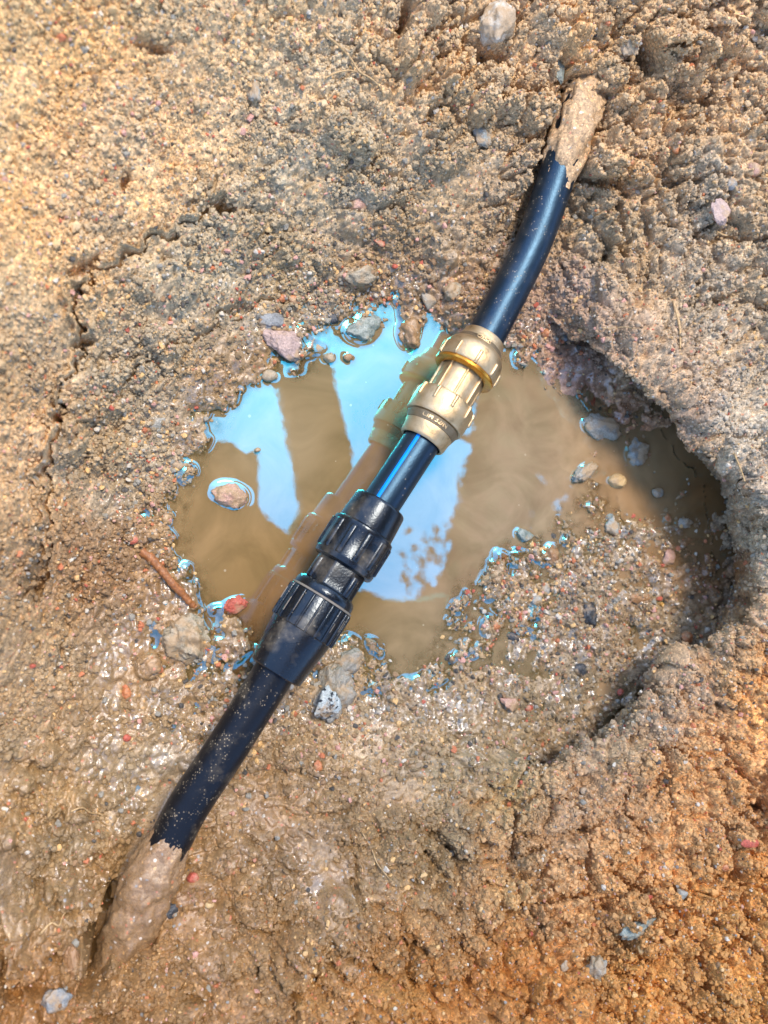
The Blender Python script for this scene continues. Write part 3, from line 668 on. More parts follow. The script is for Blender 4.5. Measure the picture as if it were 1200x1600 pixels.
S('pebble',1073,996,22,20,0,'orange','round',.4,'orange brown pebble in the dark corner below the overhang')
S('pebble',914,1236,17,13,-10,'white','round',.6,'smooth white oval pebble on the sandy slope at lower right')
S('pebble',852,921,18,28,0,'grey','round',.3,'upright grey pebble in the gravel right of the teal one')
S('stone_chip',1000,935,44,18,-8,'brown','flat',.2,'brown flat chip in the gravel right of the black stone')
S('pebble',775,977,16,18,0,'orange','round',.35,'brown orange pebble at the left edge of the gravel')
S('stone',753,215,46,38,-25,'bluegrey','flat',.5,'pale bluish flat stone set in the clods left of the upper pipe')
S('stone',776,36,62,78,-30,'white','lump',.45,'large whitish stone at the top edge of the picture')
S('stone_chip',396,139,24,44,10,'bluegrey','angular',.5,'blue grey chip stuck in the sandy bank at upper left')
S('stone',985,74,32,38,0,'white','angular',.5,'pale stone beside the dark hole at the top right')
S('stone',873,112,20,50,5,'green','angular',.5,'narrow dark grey stone above the buried end of the upper pipe')
S('pebble',1178,264,26,24,0,'pink','round',.5,'salmon pink pebble at the right edge of the picture')
S('stone_chip',1127,330,40,46,0,'pinkgrey','flat',.4,'flat pinkish grey stone in the bank right of the upper pipe')
S('pebble',1143,288,22,20,0,'slate','round',.5,'dark grey round pebble just above the flat pinkish grey stone')
S('pebble',987,254,12,12,0,'orange','round',.6,'tiny orange pebble on the big clod right of the upper pipe')
S('pebble',1057,232,15,17,0,'orange','round',.5,'small orange pebble on the bank right of the big clod')
S('stone',559,318,30,26,10,'pink','angular',.45,'pinkish brown stone on the bank above the puddle')
S('stone_chip',592,378,22,10,-25,'red','flat',.5,'thin red brown chip below the pinkish brown stone')
S('pebble',420,358,14,12,0,'tan','round',.5,'small tan pebble on the smooth bank at upper left')
S('stone',562,432,54,38,10,'muddy','lump',.3,'mud coated rounded stone above the green grey stone')
S('stone',671,467,26,34,15,'grey','angular',.4,'grey stone at the tip of the puddle left of the pipe')
S('pebble',705,440,15,14,0,'orange','round',.6,'orange pebble on a muddy lump left of the upper pipe')
S('stone',707,456,34,36,0,'muddy','round',.35,'round muddy stone under an orange pebble by the pipe')
S('pebble',853,522,16,18,0,'orange','angular',.5,'rusty orange pebble right of the brass coupling')
S('pebble',882,528,14,12,0,'slate','round',.5,'small blue grey pebble right of the rusty orange one')
S('pebble',926,623,9,26,10,'red','angular',.5,'thin upright red chip above the oblong grey stone')
S('pebble',208,843,18,16,0,'red','round',.4,'reddish brown pebble in the left bank')
S('pebble',197,1083,16,22,0,'orange','round',.4,'orange brown pebble below the round mud coated pebble')
S('pebble',497,1197,17,20,0,'orange','angular',.5,'orange pebble below the large muddy rock under the coupling')
S('pebble',473,1140,12,12,0,'brown','round',.5,'tiny rust brown pebble right of the lower pipe')
S('pebble',198,1153,14,12,0,'red','round',.5,'small salmon red pebble in the wet mud left of the lower pipe')
S('pebble',302,1372,22,18,0,'red','round',.35,'dull red pebble beside the mud coated pipe end')
S('pebble',273,1375,22,24,0,'slate','round',.45,'dark grey round pebble beside the mud coated pipe end')
S('stone',266,1421,40,26,10,'black','lump',.3,'dark half buried stone right of the mud coated pipe end')
S('pebble',328,1413,15,14,0,'tan','round',.5,'yellow pebble right of the dark half buried stone')
S('pebble',359,1356,16,24,0,'brown','round',.3,'oval brown pebble in the wet slope below the lower pipe')
S('stone_chip',1172,1317,34,16,-8,'red','flat',.5,'large red shard near the right edge at lower right')
S('stone_chip',1010,1403,24,12,15,'red','flat',.5,'small red shard on the sandy slope at lower right')
S('stone',934,1516,40,44,0,'grey','lump',.5,'round grey stone in the orange sand at the bottom')
S('stone',995,1452,74,24,20,'green','lump',.3,'long grey stone in a crack of the orange sand')
S('pebble',1135,1355,20,12,20,'orange','round',.5,'small orange pebble near the right edge below the red shard')
S('stone',1065,1396,22,20,0,'bluegrey','angular',.5,'pale grey angular stone on the sandy slope at lower right')
S('pebble',883,1510,14,20,0,'white','angular',.6,'white chip left of the round grey stone at the bottom')
S('stone',88,1566,48,46,10,'slate','flat',.3,'purplish grey flat stone in the bottom left corner')
S('clay_lump',113,1502,30,54,5,'brown','lump',.4,'pinkish brown lump left of the buried lower pipe end')
S('pebble',342,948,7,7,0,'black','round',.4,'tiny black pebble on the water edge above the red stand-in stone')
S('red_shard',366,948,44,30,28,'red','flat',.18,'red stone standing in for a red reflection at the water line left of the black coupling')  # stone shape put where a red reflection lies on the water
S('pebble',600,968,26,24,0,'muddy','round',.55,'pale muddy pebble under water right of the black coupling')
S('pebble',787,697,18,16,0,'brown','round',.6,'brown pebble just under the water right of the brass coupling')
S('pebble',862,757,22,18,0,'bluegrey','round',.6,'pale bluish pebble just under the water in the right pool')
S('pebble',780,838,12,12,0,'pink','round',.6,'small pink pebble under the water above the orange pebble')
S('stone',243,660,34,28,10,'grey','angular',.35,'grey stone at the left shore above the shallow gravel')
S('stone',277,727,28,18,0,'grey','angular',.4,'flat grey stone touching the left water line')
S('pebble',515,559,20,17,0,'muddy','round',.3,'muddy pebble standing in the blue reflection at the upper shore')
S('pebble',545,558,16,14,0,'brown','round',.3,'brown pebble in the water just below the green grey stone')
S('pebble',421,587,26,20,0,'muddy','round',.3,'muddy pebble at the top tip of the left sky reflection')
S('mud_lump',640,520,40,58,0,'clay','lump',.25,'muddy hump between the two upper fingers of the puddle')
S('pebble',403,703,9,8,0,'grey','round',.5,'tiny pebble at the corner of the left sky reflection')

def rock_verts(style, seed, sub=3):
    import bmesh
    bm = bmesh.new(); bmesh.ops.create_icosphere(bm, subdivisions=sub, radius=1)
    r = random.Random(seed)
    V = np.array([v.co[:] for v in bm.verts]); Fc = [[v.index for v in f.verts] for f in bm.faces]; bm.free()
    n = {'angular': 14, 'flat': 12, 'lump': 11, 'round': 9}[style]
    for k in range(n):           # chop by planes
        d = np.array([r.gauss(0, 1) for _ in range(3)]); d /= np.linalg.norm(d)
        t = r.uniform(.55, .86) if style in ('angular', 'flat') else r.uniform(.68, .92)
        s = V @ d; m = s > t; V[m] -= np.outer(s[m] - t, d) * (.95 if style in ('angular', 'flat') else .7)
    ph = [r.uniform(0, 6) for _ in range(12)]
    for o, a in ((2.1, .06), (4.3, .04), (9.0, .028), (17, .014)):
        a *= 1.6 if style == 'lump' else 1.0
        w_ = np.sin(V[:, 0] * o + ph[0] + 2 * np.sin(V[:, 1] * o * .7 + ph[1])) * np.sin(V[:, 1] * o + ph[2] + V[:, 2] * o * .8) + np.sin(V[:, 2] * o + ph[3] + V[:, 0] * o * .6)
        V *= (1 + a * w_)[:, None]; ph = ph[4:] + ph[:4]
    if sub >= 4:
        V *= (1 + .16 * fbm(V[:, 0] * 2.2 + V[:, 2] * 1.3 + seed, V[:, 1] * 2.2 - V[:, 2], seed, 5, .6))[:, None]
    if style == 'flat': V[:, 2] *= .45
    else: V[:, 2] *= .8
    V[:, 0] /= np.abs(V[:, 0]).max(); V[:, 1] /= np.abs(V[:, 1]).max()
    return V, Fc
STONE_DISCS = []
names_seen = {}
for k, (name, px, py, sw, sh, rot, mat, style, lift, label) in enumerate(STONES):
    zg = ground_at(px, py)
    p = px2w(px, py, zg); den = (CH - zg) * ct + p.x * st; mpp = den / F
    rx, ry = sw * mpp / 2, sh * mpp / 2
    sub = 5 if max(sw, sh) > 80 else 4 if max(sw, sh) > 34 else 3 if max(sw, sh) > 18 else 2
    V, Fc = rock_verts(style, 100 + k, sub)
    thick = min(rx, ry) * (.9 if style != 'flat' else 1.0)
    V = V * np.array([rx, ry, thick])
    if rx * 2 > .012: V += .0 
    zc = zg + thick * (lift - .55 + (.32 if style == 'flat' else 0))
    if 'under' in label and ('water' in label): zc = -thick * .9 - .0006
    elif zg < -.001 and zc + thick * .6 < .004: zc = .0035 - thick * .25
    if name == 'speckled_stone': zc += .012
    p = px2w(px, py, zc)
    o = mesh_obj(name, V, Fc, SM[mat]); o.location = p; o.rotation_euler = (R(random.Random(k).uniform(-8, 8)), R(random.Random(k + 5).uniform(-8, 8)), R(rot))
    tag(o, label, {'red_shard': 'shard', 'clay_lump': 'lump', 'mud_lump': 'lump', 'stone_chip': 'stone', 'flat_stone': 'stone', 'speckled_stone': 'stone'}.get(name, name), 'stones and pebbles in the pit')
    STONE_DISCS.append((p.x, p.y, rx, ry, R(rot), zc, thick))

wxs = np.arange(.0, .64, .00092); wys = np.arange(-.30, .215, .00092)
WX, WY = np.meshgrid(wxs, wys, indexing='ij')
# ground height under each water vertex (ground is a plain height field here except under the overhang)
ix = np.interp(WX, XS, np.arange(NX)); iy = np.interp(WY, YS, np.arange(NY))
def samp(A):
    i = np.clip(ix.astype(int), 0, NX - 2); j = np.clip(iy.astype(int), 0, NY - 2); u = ix - i; v = iy - j
    return (A[i, j] * (1-u) + A[i+1, j] * u) * (1-v) + (A[i, j+1] * (1-u) + A[i+1, j+1] * u) * v
GZ = samp(TZ)
shift = samp(np.hypot(TX - GX, TY - GY))
under = bil(Hin, WX, WY) - .0045 + .0030 * fbm(WX * 60, WY * 60, 97, 3)
GZ2 = np.where(shift > .002, under, GZ)     # below the overhang the floor runs on
solid = sstep(-.0006, .0012, GZ2)
for (sx, sy, rx, ry, ro, zc, th) in STONE_DISCS:
    if zc - th * .8 > .001 or zc + th * .5 < 0: continue
    m = (np.abs(WX - sx) < max(rx, ry) * 1.2) & (np.abs(WY - sy) < max(rx, ry) * 1.2)
    dx = WX[m] - sx; dy = WY[m] - sy; c_, s_ = math.cos(ro), math.sin(ro)
    q = ((dx * c_ + dy * s_) / rx) ** 2 + ((-dx * s_ + dy * c_) / ry) ** 2
    solid[m] = np.maximum(solid[m], (q < .85).astype(float))
def blur(A, r, it=3):
    for _ in range(it):
        for ax in (0, 1):
            c = np.cumsum(np.pad(A, [(r + 1, r) if a == ax else (0, 0) for a in (0, 1)], mode='edge'), axis=ax)
            A = (np.take(c, np.arange(2*r+1, c.shape[ax]), axis=ax) - np.take(c, np.arange(0, c.shape[ax] - 2*r - 1), axis=ax)) / (2*r+1)
    return A
rise = blur(solid, 1, 3)
wide = blur(solid, 3, 2)
amp = np.clip(.55 + .9 * perlin(WX * 38, WY * 38, 98), .05, 1.2)
WZ = (.0011 * np.clip(rise, 0, 1) + .0015 * np.clip(wide, 0, 1)) * amp
opac = 1 - np.exp(-np.clip(-GZ2, 0, .1) / .0036)
wpx, wpy = w2px(WX, WY, 0)
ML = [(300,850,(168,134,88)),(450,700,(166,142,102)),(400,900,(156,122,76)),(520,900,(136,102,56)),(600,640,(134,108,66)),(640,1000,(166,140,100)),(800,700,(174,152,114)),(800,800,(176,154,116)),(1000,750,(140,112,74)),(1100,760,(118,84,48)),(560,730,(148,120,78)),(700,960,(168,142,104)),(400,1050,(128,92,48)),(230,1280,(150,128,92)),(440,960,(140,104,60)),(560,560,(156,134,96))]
Wm = 0; ac = np.zeros(WX.shape + (4,)); ac[..., 3] = 1
for (a, b_, c_) in ML:
    g_ = 1 / ((wpx - a) ** 2 + (wpy - b_) ** 2 + 1600) ** 1.4; Wm = Wm + g_
    for i in range(3): ac[..., i] += g_ * (c_[i] / 255) ** 2.2
ac[..., :3] = np.clip(ac[..., :3] / Wm[..., None] * MURK if False else ac[..., :3] / Wm[..., None] * np.array([1.11, 1.09, 1.24]), 0, .9)
low = GZ2 < .0035
keep = (low[:-1, :-1] | low[1:, :-1] | low[1:, 1:] | low[:-1, 1:])
mirf = 1 - .8 * sstep(820, 980, wpx)
water, uw = sheet('puddle_water', WX, WY, WZ, M_WATER, keep)
vattr(water, 'opac', opac, uw); vattr(water, 'clear', mirf, uw); vattr(water, 'murk', ac, uw, 'FLOAT_COLOR')
tag(water, kind='structure')

# ------------------------------------------------------------------ grit: tens of thousands of grains, one object
def grit(n, smin, smax, seed, name, label, weightf, palette):
    r = np.random.default_rng(seed)
    cand = fl[r.random(len(fl)) < .5]; wgt = weightf(cand); cand = cand[r.random(len(cand)) < wgt]
    cand = r.choice(cand, min(n, len(cand)), replace=False)
    nn = len(cand)
    size = smin + (smax - smin) * r.random(nn) ** 3.0
    gn = [A.ravel()[cand] for A in NRM]
    co = np.stack([TX.ravel()[cand] + gn[0] * size * .15, TY.ravel()[cand] + gn[1] * size * .15, TZ.ravel()[cand] + gn[2] * size * .15], -1)
    co += (r.random((nn, 3)) - .5) * .0006
    sc = np.stack([size * r.uniform(.6, 1.1, nn), size * r.uniform(.6, 1.1, nn), size * r.uniform(.45, .9, nn)], -1)
    ro = r.random((nn, 3)) * 6.28
    base = soil.reshape(-1, 4)[cand][:, :3]
    pal = np.array([[(v / 255) ** 2.2 for v in c] for c, w_ in palette]); pw = np.array([w_ for c, w_ in palette]); own = r.random(nn) < pw.sum()
    pick = r.choice(len(pal), nn, p=pw / pw.sum())
    cc = np.where(own[:, None], pal[pick], base * r.uniform(.8, 1.35, (nn, 1)))
    cc = np.concatenate([np.clip(cc, 0, 1), np.ones((nn, 1))], 1)
    me = bpy.data.meshes.new(name); me.vertices.add(nn); me.vertices.foreach_set('co', co.astype(np.float32).ravel())
    for an, arr, ty, key in (('scl', sc, 'FLOAT_VECTOR', 'vector'), ('rot', ro, 'FLOAT_VECTOR', 'vector'), ('gcol', cc, 'FLOAT_COLOR', 'color')):
        a = me.attributes.new(an, ty, 'POINT'); a.data.foreach_set(key, arr.astype(np.float32).ravel())
    o = bpy.data.objects.new(name, me); col.objects.link(o); me.materials.append(M_GRIT)
    ng = bpy.data.node_groups.new('scatter_grains', 'GeometryNodeTree')
    ng.interface.new_socket('Geometry', in_out='INPUT', socket_type='NodeSocketGeometry'); ng.interface.new_socket('Geometry', in_out='OUTPUT', socket_type='NodeSocketGeometry')
    N = ng.nodes; gi = N.new('NodeGroupInput'); go = N.new('NodeGroupOutput')
    ico = N.new('GeometryNodeMeshIcoSphere'); ico.inputs['Radius'].default_value = .5; ico.inputs['Subdivisions'].default_value = 2
    sp = N.new('GeometryNodeSetPosition'); nz = N.new('ShaderNodeTexNoise'); nz.inputs['Scale'].default_value = 1.6; nz.inputs['Detail'].default_value = 1
    sub = N.new('ShaderNodeVectorMath'); sub.operation = 'SUBTRACT'; sub.inputs[1].default_value = (.5, .5, .5)
    mul = N.new('ShaderNodeVectorMath'); mul.operation = 'SCALE'; mul.inputs['Scale'].default_value = .7
    ng.links.new(nz.outputs['Color'], sub.inputs[0]); ng.links.new(sub.outputs[0], mul.inputs[0]); ng.links.new(ico.outputs[0], sp.inputs[0]); ng.links.new(mul.outputs[0], sp.inputs['Offset'])
    sm = N.new('GeometryNodeSetMaterial'); sm.inputs['Material'].default_value = M_GRIT; ng.links.new(sp.outputs[0], sm.inputs[0])
    iop = N.new('GeometryNodeInstanceOnPoints'); ng.links.new(gi.outputs[0], iop.inputs['Points']); ng.links.new(sm.outputs[0], iop.inputs['Instance'])
    for an, sock in (('scl', 'Scale'), ('rot', 'Rotation')):
        na = N.new('GeometryNodeInputNamedAttribute'); na.data_type = 'FLOAT_VECTOR'; na.inputs[0].default_value = an
        ng.links.new(na.outputs[0], iop.inputs[sock])
    ng.links.new(iop.outputs[0], go.inputs[0])
    md = o.modifiers.new('grains', 'NODES'); md.node_group = ng
    tag(o, label, 'gravel', kind='stuff'); return o
b = NB('grit'); a = b.n('ShaderNodeAttribute', attribute_type='INSTANCER', attribute_name='gcol'); b.l(a.outputs['Color'], b.bs.inputs['Base Color']); b.set(Roughness=.38, Specular_IOR_Level=.6)
co_ = b.coord(); b.l(b.bumpn(b.noise(co_, 9, 2).outputs[0], .1, .4), b.bs.inputs['Normal']); M_GRIT = b.m
NRM = grid_normal(TX, TY, TZ)
gr_f = GRAIN.ravel(); wet_f = WET.ravel(); tz_f = TZ.ravel(); tpx = TPX.ravel(); tpy = TPY.ravel(); pat = patch.ravel()
PAL = [((196,122,84),.018),((186,98,76),.006),((214,176,122),.06),((206,194,172),.05),((150,146,138),.03),((80,76,70),.015),((200,160,140),.03)]
def w_crumb(c): return (1 - .85 * sstep(.6, .95, wet_f[c])) * np.clip(gr_f[c] * (.25 + .9 * pat[c]), 0, 1.2) * (tz_f[c] > .0)
def w_gravel(c):
    k = np.exp(-(((tpx[c] - 930) / 190) ** 2 + ((tpy[c] - 960) / 150) ** 2)) + .7 * np.exp(-(((tpx[c] - 560) / 190) ** 2 + ((tpy[c] - 460) / 60) ** 2)) + .7 * np.exp(-(((tpx[c] - 240) / 70) ** 2 + ((tpy[c] - 760) / 130) ** 2)) \
      + .5 * np.exp(-(((tpx[c] - 560) / 130) ** 2 + ((tpy[c] - 1130) / 60) ** 2)) + .5 * np.exp(-(((tpx[c] - 860) / 90) ** 2 + ((tpy[c] - 560) / 90) ** 2)) + .4 * np.exp(-(((tpx[c] - 330) / 70) ** 2 + ((tpy[c] - 1080) / 90) ** 2)) + .06
    return np.clip(k, 0, 1) * (tz_f[c] > -.004)
grit(150000, .0008, .0034, 1, 'soil_crumbs', 'pale crumbs and sand grains clinging all over the sides of the pit', w_crumb, PAL)
def w_clod(c): return np.clip(CLOD.ravel()[c] * pat[c] * .9, 0, 1) * (tz_f[c] > .004)
grit(36000, .0018, .0062, 5, 'clay_crumbs', 'soft clay crumbs broken off the clods of the banks', w_clod, [((196,122,84),.004),((214,176,122),.01)])
PAL2 = [((190,116,80),.05),((182,94,74),.018),((222,180,120),.08),((206,196,178),.06),((146,142,130),.12),((82,78,72),.05),((206,156,140),.07),((150,120,88),.14)]
grit(14000, .0015, .0062, 2, 'wet_gravel', 'fine wet many coloured gravel along the water line of the puddle', w_gravel, PAL2)

# ------------------------------------------------------------------ pipes and fittings
VIEW = Vector((0, 0, CH))
def frames(P):
    out = []
    for i, p in enumerate(P):
        t = (P[min(i+1, len(P)-1)] - P[max(i-1, 0)]).normalized()
        v = (VIEW - p).normalized(); s = t.cross(v).normalized(); u = s.cross(t).normalized()   # u towards the viewer, s to the right of travel
        out.append((p, t, s, u))
    return out
def tube(name, P, rad, mat, parent=None, seg=40, cap=True):
    vs_, fs = [], []
    FR = frames(P); n = len(FR)
    for i, (p, t, s, u) in enumerate(FR):
        for k in range(seg):
            a = 2 * math.pi * k / seg; r = rad(i / (n - 1), a) if callable(rad) else rad
            vs_.append(p + (s * math.sin(a) + u * math.cos(a)) * r)
    for i in range(n - 1):
        for k in range(seg): fs.append((i*seg+k, i*seg+(k+1) % seg, (i+1)*seg+(k+1) % seg, (i+1)*seg+k))
    if cap: fs.append(tuple(range(seg))); fs.append(tuple(range((n-1)*seg, n*seg))[::-1])
    return mesh_obj(name, vs_, fs, mat, parent)
def resample(P, step):
    out = [P[0]]; acc_ = 0
    for a, b_ in zip(P, P[1:]):
        L = (b_ - a).length; k = max(1, int(L / step))
        for i in range(1, k + 1): out.append(a.lerp(b_, i / k))
    return out
lp = empty('lower_pipe', LOWER[0]); LO = -LOWER[0]
def sub_tube(name, P, rad, mat, root, **kw):
    o = tube(name, [p - root.location for p in P] if False else P, rad, mat, None, **kw)
    for v in o.data.vertices: v.co -= root.location
    o.parent = root; return o
sub_tube('pipe_wall', resample(LOWER, .004), PR, M_PIPE_LOW, lp)
tag(lp, 'dusty black plastic pipe leading from the black coupling down into the mud', 'pipe')
up = empty('upper_pipe', UPPER[0]); sub_tube('pipe_wall', resample(UPPER, .004), lambda t, a: PR * (1 + .004 * math.sin(9 * t + a)), M_PIPE_UP, up)
tag(up, 'curved black plastic pipe rising from the brass coupling into the soil', 'pipe')
mp = empty('middle_pipe', MIDDLE[0]); sub_tube('pipe_wall', resample(MIDDLE, .004), PR - .0004, M_PIPE_MID, mp)
tag(mp, 'short black pipe with a blue stripe joining black and brass couplings', 'pipe')
def strip(name, P, r, a0, a1, mat, root):
    vs_, fs = [], []; FR = frames(P)
    for (p, t, s, u) in FR:
        for a, rr in ((a0, r - .0004), (a0, r), ((a0 + a1) / 2, r + .00002), (a1, r), (a1, r - .0004)):
            vs_.append(p + (s * math.sin(a) + u * math.cos(a)) * rr - root.location)
    for i in range(len(P) - 1):
        for k in range(4): fs.append((i*5+k, i*5+k+1, i*5+k+6, i*5+k+5))
    return mesh_obj(name, vs_, fs, mat, root)
SIDE = 1 if frames(MIDDLE)[1][2].x > 0 else -1
strip('blue_stripe', resample(MIDDLE, .01), PR - .0004 + .0002, SIDE * -.33 - .10, SIDE * -.33 + .10, M_STRIPE, mp)
# mud sticking to the buried ends
def crust(P, root, side, thick, seed, mat, taper):
    P = resample(P, .0016); n = len(P); seg = 72; r_ = np.random.default_rng(seed)
    ii, kk = np.meshgrid(np.arange(n), np.arange(seg), indexing='ij')
    a = 2 * np.pi * kk / seg; t = ii / (n - 1)
    # noise on the wrapped surface
    X_ = ii * .0016; cxn, cyn = np.cos(a), np.sin(a)
    nz = fbm(X_ * 70 + 2.0 * cxn, X_ * 18 + 1.6 * cyn + 1.2 * cxn, seed, 4) + .25 * perlin(X_ * 300, a * PR * 300, seed + 8) + .8 * perlin(X_ * 110, a * PR * 110, seed + 9)
    f1_, f2_, v_ = worley(X_ * 190, a * PR * 190, seed + 3)
    f3_, f4_, v3_ = worley(X_ * 420, a * PR * 420, seed + 5)
    th = thick * (.26 + .75 * nz + .45 * v_ * (1 - f1_) + .28 * v3_ * (1 - f3_) + taper(t, a * side))
    th = np.minimum(th, .0006 + np.clip(t - .04, 0, 1) * .035)
    rad = PR + np.clip(th, -.0015, .012)
    FR = frames(P); vs_ = []
    for i, (p, tt_, s, u) in enumerate(FR):
        for k in range(seg):
            ang = 2 * math.pi * k / seg; vs_.append(p + (s * math.sin(ang) + u * math.cos(ang)) * float(rad[i, k]) - root.location)
    fs = [(i*seg+k, i*seg+(k+1) % seg, (i+1)*seg+(k+1) % seg, (i+1)*seg+k) for i in range(n-1) for k in range(seg)]
    return mesh_obj('mud_crust', vs_, fs, mat, root)
upz = [p for p in UPPER if w2px(*p)[1] < 300]
crust(upz, up, SIDE, .0034, 5, M_CRUST2, lambda t, a: np.clip((t - .08) * 16, -1.2, .35) + np.where(np.sin(a) < -.35, -.75 * np.clip(-np.sin(a), 0, 1), .25))
loz = [p for p in LOWER if w2px(*p)[1] > 1285][::-1]
crust(loz, lp, 1, .0032, 9, M_CRUST, lambda t, a: np.clip((t - .12) * 14, -1.2, .9))

def local_frame(A, B):
    t = (B - A).normalized(); v = (VIEW - (A + B) / 2).normalized(); s = t.cross(v).normalized(); u = s.cross(t).normalized()
    return t, s, u
def lathe(name, A, fr, prof, mat, root, seg=64, rf=None, close=False):
    t, s, u = fr; vs_, fs = [], []
    for (z, r) in prof:
        for k in range(seg):
            a = 2 * math.pi * k / seg; rr = rf(a, z, r) if rf else r
            vs_.append(A + t * z + (s * math.sin(a) + u * math.cos(a)) * rr - root.location)
    n = len(prof)
    for i in range(n - 1):
        for k in range(seg): fs.append((i*seg+k, (i+1)*seg+k, (i+1)*seg+(k+1) % seg, i*seg+(k+1) % seg)[::-1])
    o = mesh_obj(name, vs_, fs, mat, root)
    o.data.set_sharp_from_angle(angle=R(35)); return o
def rib_obj(name, A, fr, z0, z1, r0, r1, a, wd, hgt, mat, root, taper=.0):
    # raised bar along the axis at angle a, rounded top
    t, s, u = fr; vs_, fs = [], []
    secs = [(z0, r0, .0), (z0 + .0004, r0, .8), (z0 + .0012, r0, 1), (z1 - .0012, r1, 1), (z1 - .0004, r1, .8), (z1, r1, .0)]
    for (z, r, k) in secs:
        for (da, h) in ((-1, -.5), (-.85, .6), (-.4, 1), (.4, 1), (.85, .6), (1, -.5)):
            hh = hgt * (h * k if h > 0 else h); aa = a + da * wd / 2 / r
            vs_.append(A + t * z + (s * math.sin(aa) + u * math.cos(aa)) * (r + hh) - root.location)
    for i in range(len(secs) - 1):
        for k in range(5): fs.append((i*6+k, i*6+k+1, i*6+k+7, i*6+k+6))
    fs.append(tuple(range(6))); fs.append(tuple(range(30, 36))[::-1])
    return mesh_obj(name, vs_, fs, mat, root)

# brass coupling
A = px2w(659, 690, .049); B = px2w(757, 529, .047); frb = local_frame(A, B); Lm = (B - A).length; k_ = Lm / 188.5
root = empty('brass_coupling', A)
tag(root, 'golden brass compression coupling with ribbed nuts over the puddle', 'pipe fitting')
def PF(pts): return [(z * k_, r * k_) for z, r in pts]
body = lathe('body', A, frb, PF([(60,32),(66,33.8),(72,34),(124,34),(132,34)]), M_BRASS, root)
for j in range(8): rib_obj('rib', A, frb, 70 * k_, 128 * k_, 34 * k_, 34 * k_, 2 * math.pi * (j + .12) / 8 , .0026, .0016, M_BRASS, root)
n1_ = empty('lower_nut', (0, 0, 0)); n1_.parent = root
lathe('nut_shell', A, frb, PF([(-1,30.5),(-1.5,33),(0,35),(3,36),(14,37),(19,38.5),(21,38)]), M_BRASS, root).name = 'lower_collar'
lathe('nut_shell', A, frb, PF([(33,40),(34,45),(37,46.5),(52,47),(68,46.5),(73,45),(75,42),(75,30)]), M_BRASS, root).name = 'lower_nut'
bpy.data.objects.remove(n1_)
lathe('lettering_band', A, frb, PF([(20.5,38),(21,39),(32,42.5),(33.5,41)]), M_BAND, root)
for j in range(10): rib_obj('rib', A, frb, 53 * k_, 74 * k_, 46.2 * k_, 46 * k_, 2 * math.pi * (j + .35) / 10, .0030, .0018, M_BRASS, root)
lathe('washer_ring', A, frb, PF([(121,36),(121.5,46),(123,48),(126,48.4),(128,47),(128,38)]), M_GOLD, root)
lathe('upper_nut', A, frb, PF([(128,38),(128.5,47),(131,48.5),(150,48.5),(158,46.5),(165,42),(167,39.5)]), M_BRASS, root)
lathe('lettering_band', A, frb, PF([(166.5,39),(167,39.6),(174,36.6),(175,35.4)]), M_BAND, root)
lathe('upper_collar', A, frb, PF([(174,36),(175,36.4),(180,34.5),(187,33.5),(188.5,32.5),(188.5,29.5)]), M_BRASS, root)
for j in range(9): rib_obj('rib', A, frb, 129 * k_, 150 * k_, 48.2 * k_, 48 * k_, 2 * math.pi * (j + .18) / 9, .0032, .0018, M_BRASS, root)

def text_on(root, A, fr, s_txt, z, r, size, ang, mat, flip=1):
    cu = bpy.data.curves.new('lettering', 'FONT'); cu.body = s_txt; cu.size = size; cu.extrude = .00035; cu.align_x = 'CENTER'; cu.align_y = 'CENTER'; cu.offset = .00006
    tmp = bpy.data.objects.new('tmp', cu); col.objects.link(tmp); dg_ = bpy.context.evaluated_depsgraph_get(); me = bpy.data.meshes.new_from_object(tmp.evaluated_get(dg_))
    bpy.data.objects.remove(tmp)
    t, s, u = fr
    for v in me.vertices:
        x, y, d = v.co; a = ang + flip * SIDE * x / r
        v.co = A + t * (z + y) + (s * math.sin(a) + u * math.cos(a)) * (r + d) - root.location
    me.materials.append(mat); o = bpy.data.objects.new('lettering', me); col.objects.link(o); o.parent = root; return o
text_on(root, A, frb, 'CIM 32/N', 27 * k_, 41 * k_, .0058, 0, M_BRASS)
text_on(root, A, frb, 'C/32xD', 170.5 * k_, 38.6 * k_, .0040, 0, M_BRASS)

# black coupling
A2 = px2w(430, 1050, .054); B2 = px2w(595, 788, .052); frk = local_frame(A2, B2); L2 = (B2 - A2).length; k2 = L2 / 309.6
root = empty('black_coupling', A2)
tag(root, 'black plastic compression coupling with finned nuts and cone ends', 'pipe fitting')
def PK(pts): return [(z * k2, r * k2) for z, r in pts]
def flats(a, z, r):
    m = 1.0
    n = 8; p = (a + .25) % (2 * math.pi / n) - math.pi / n
    zz = z / k2
    if 150 < zz < 200: m = min(1.0, .93 / math.cos(p) * 1.0)
    return r * m
lathe('body', A2, frk, PK([(128,40),(132,49),(137,51.5),(144,51),(149,48.5),(152,44.5),(154,43.5),(165,43.5),(178,43.5),(190,43.5),(198,42)]), M_PLAS, root, 96, flats)
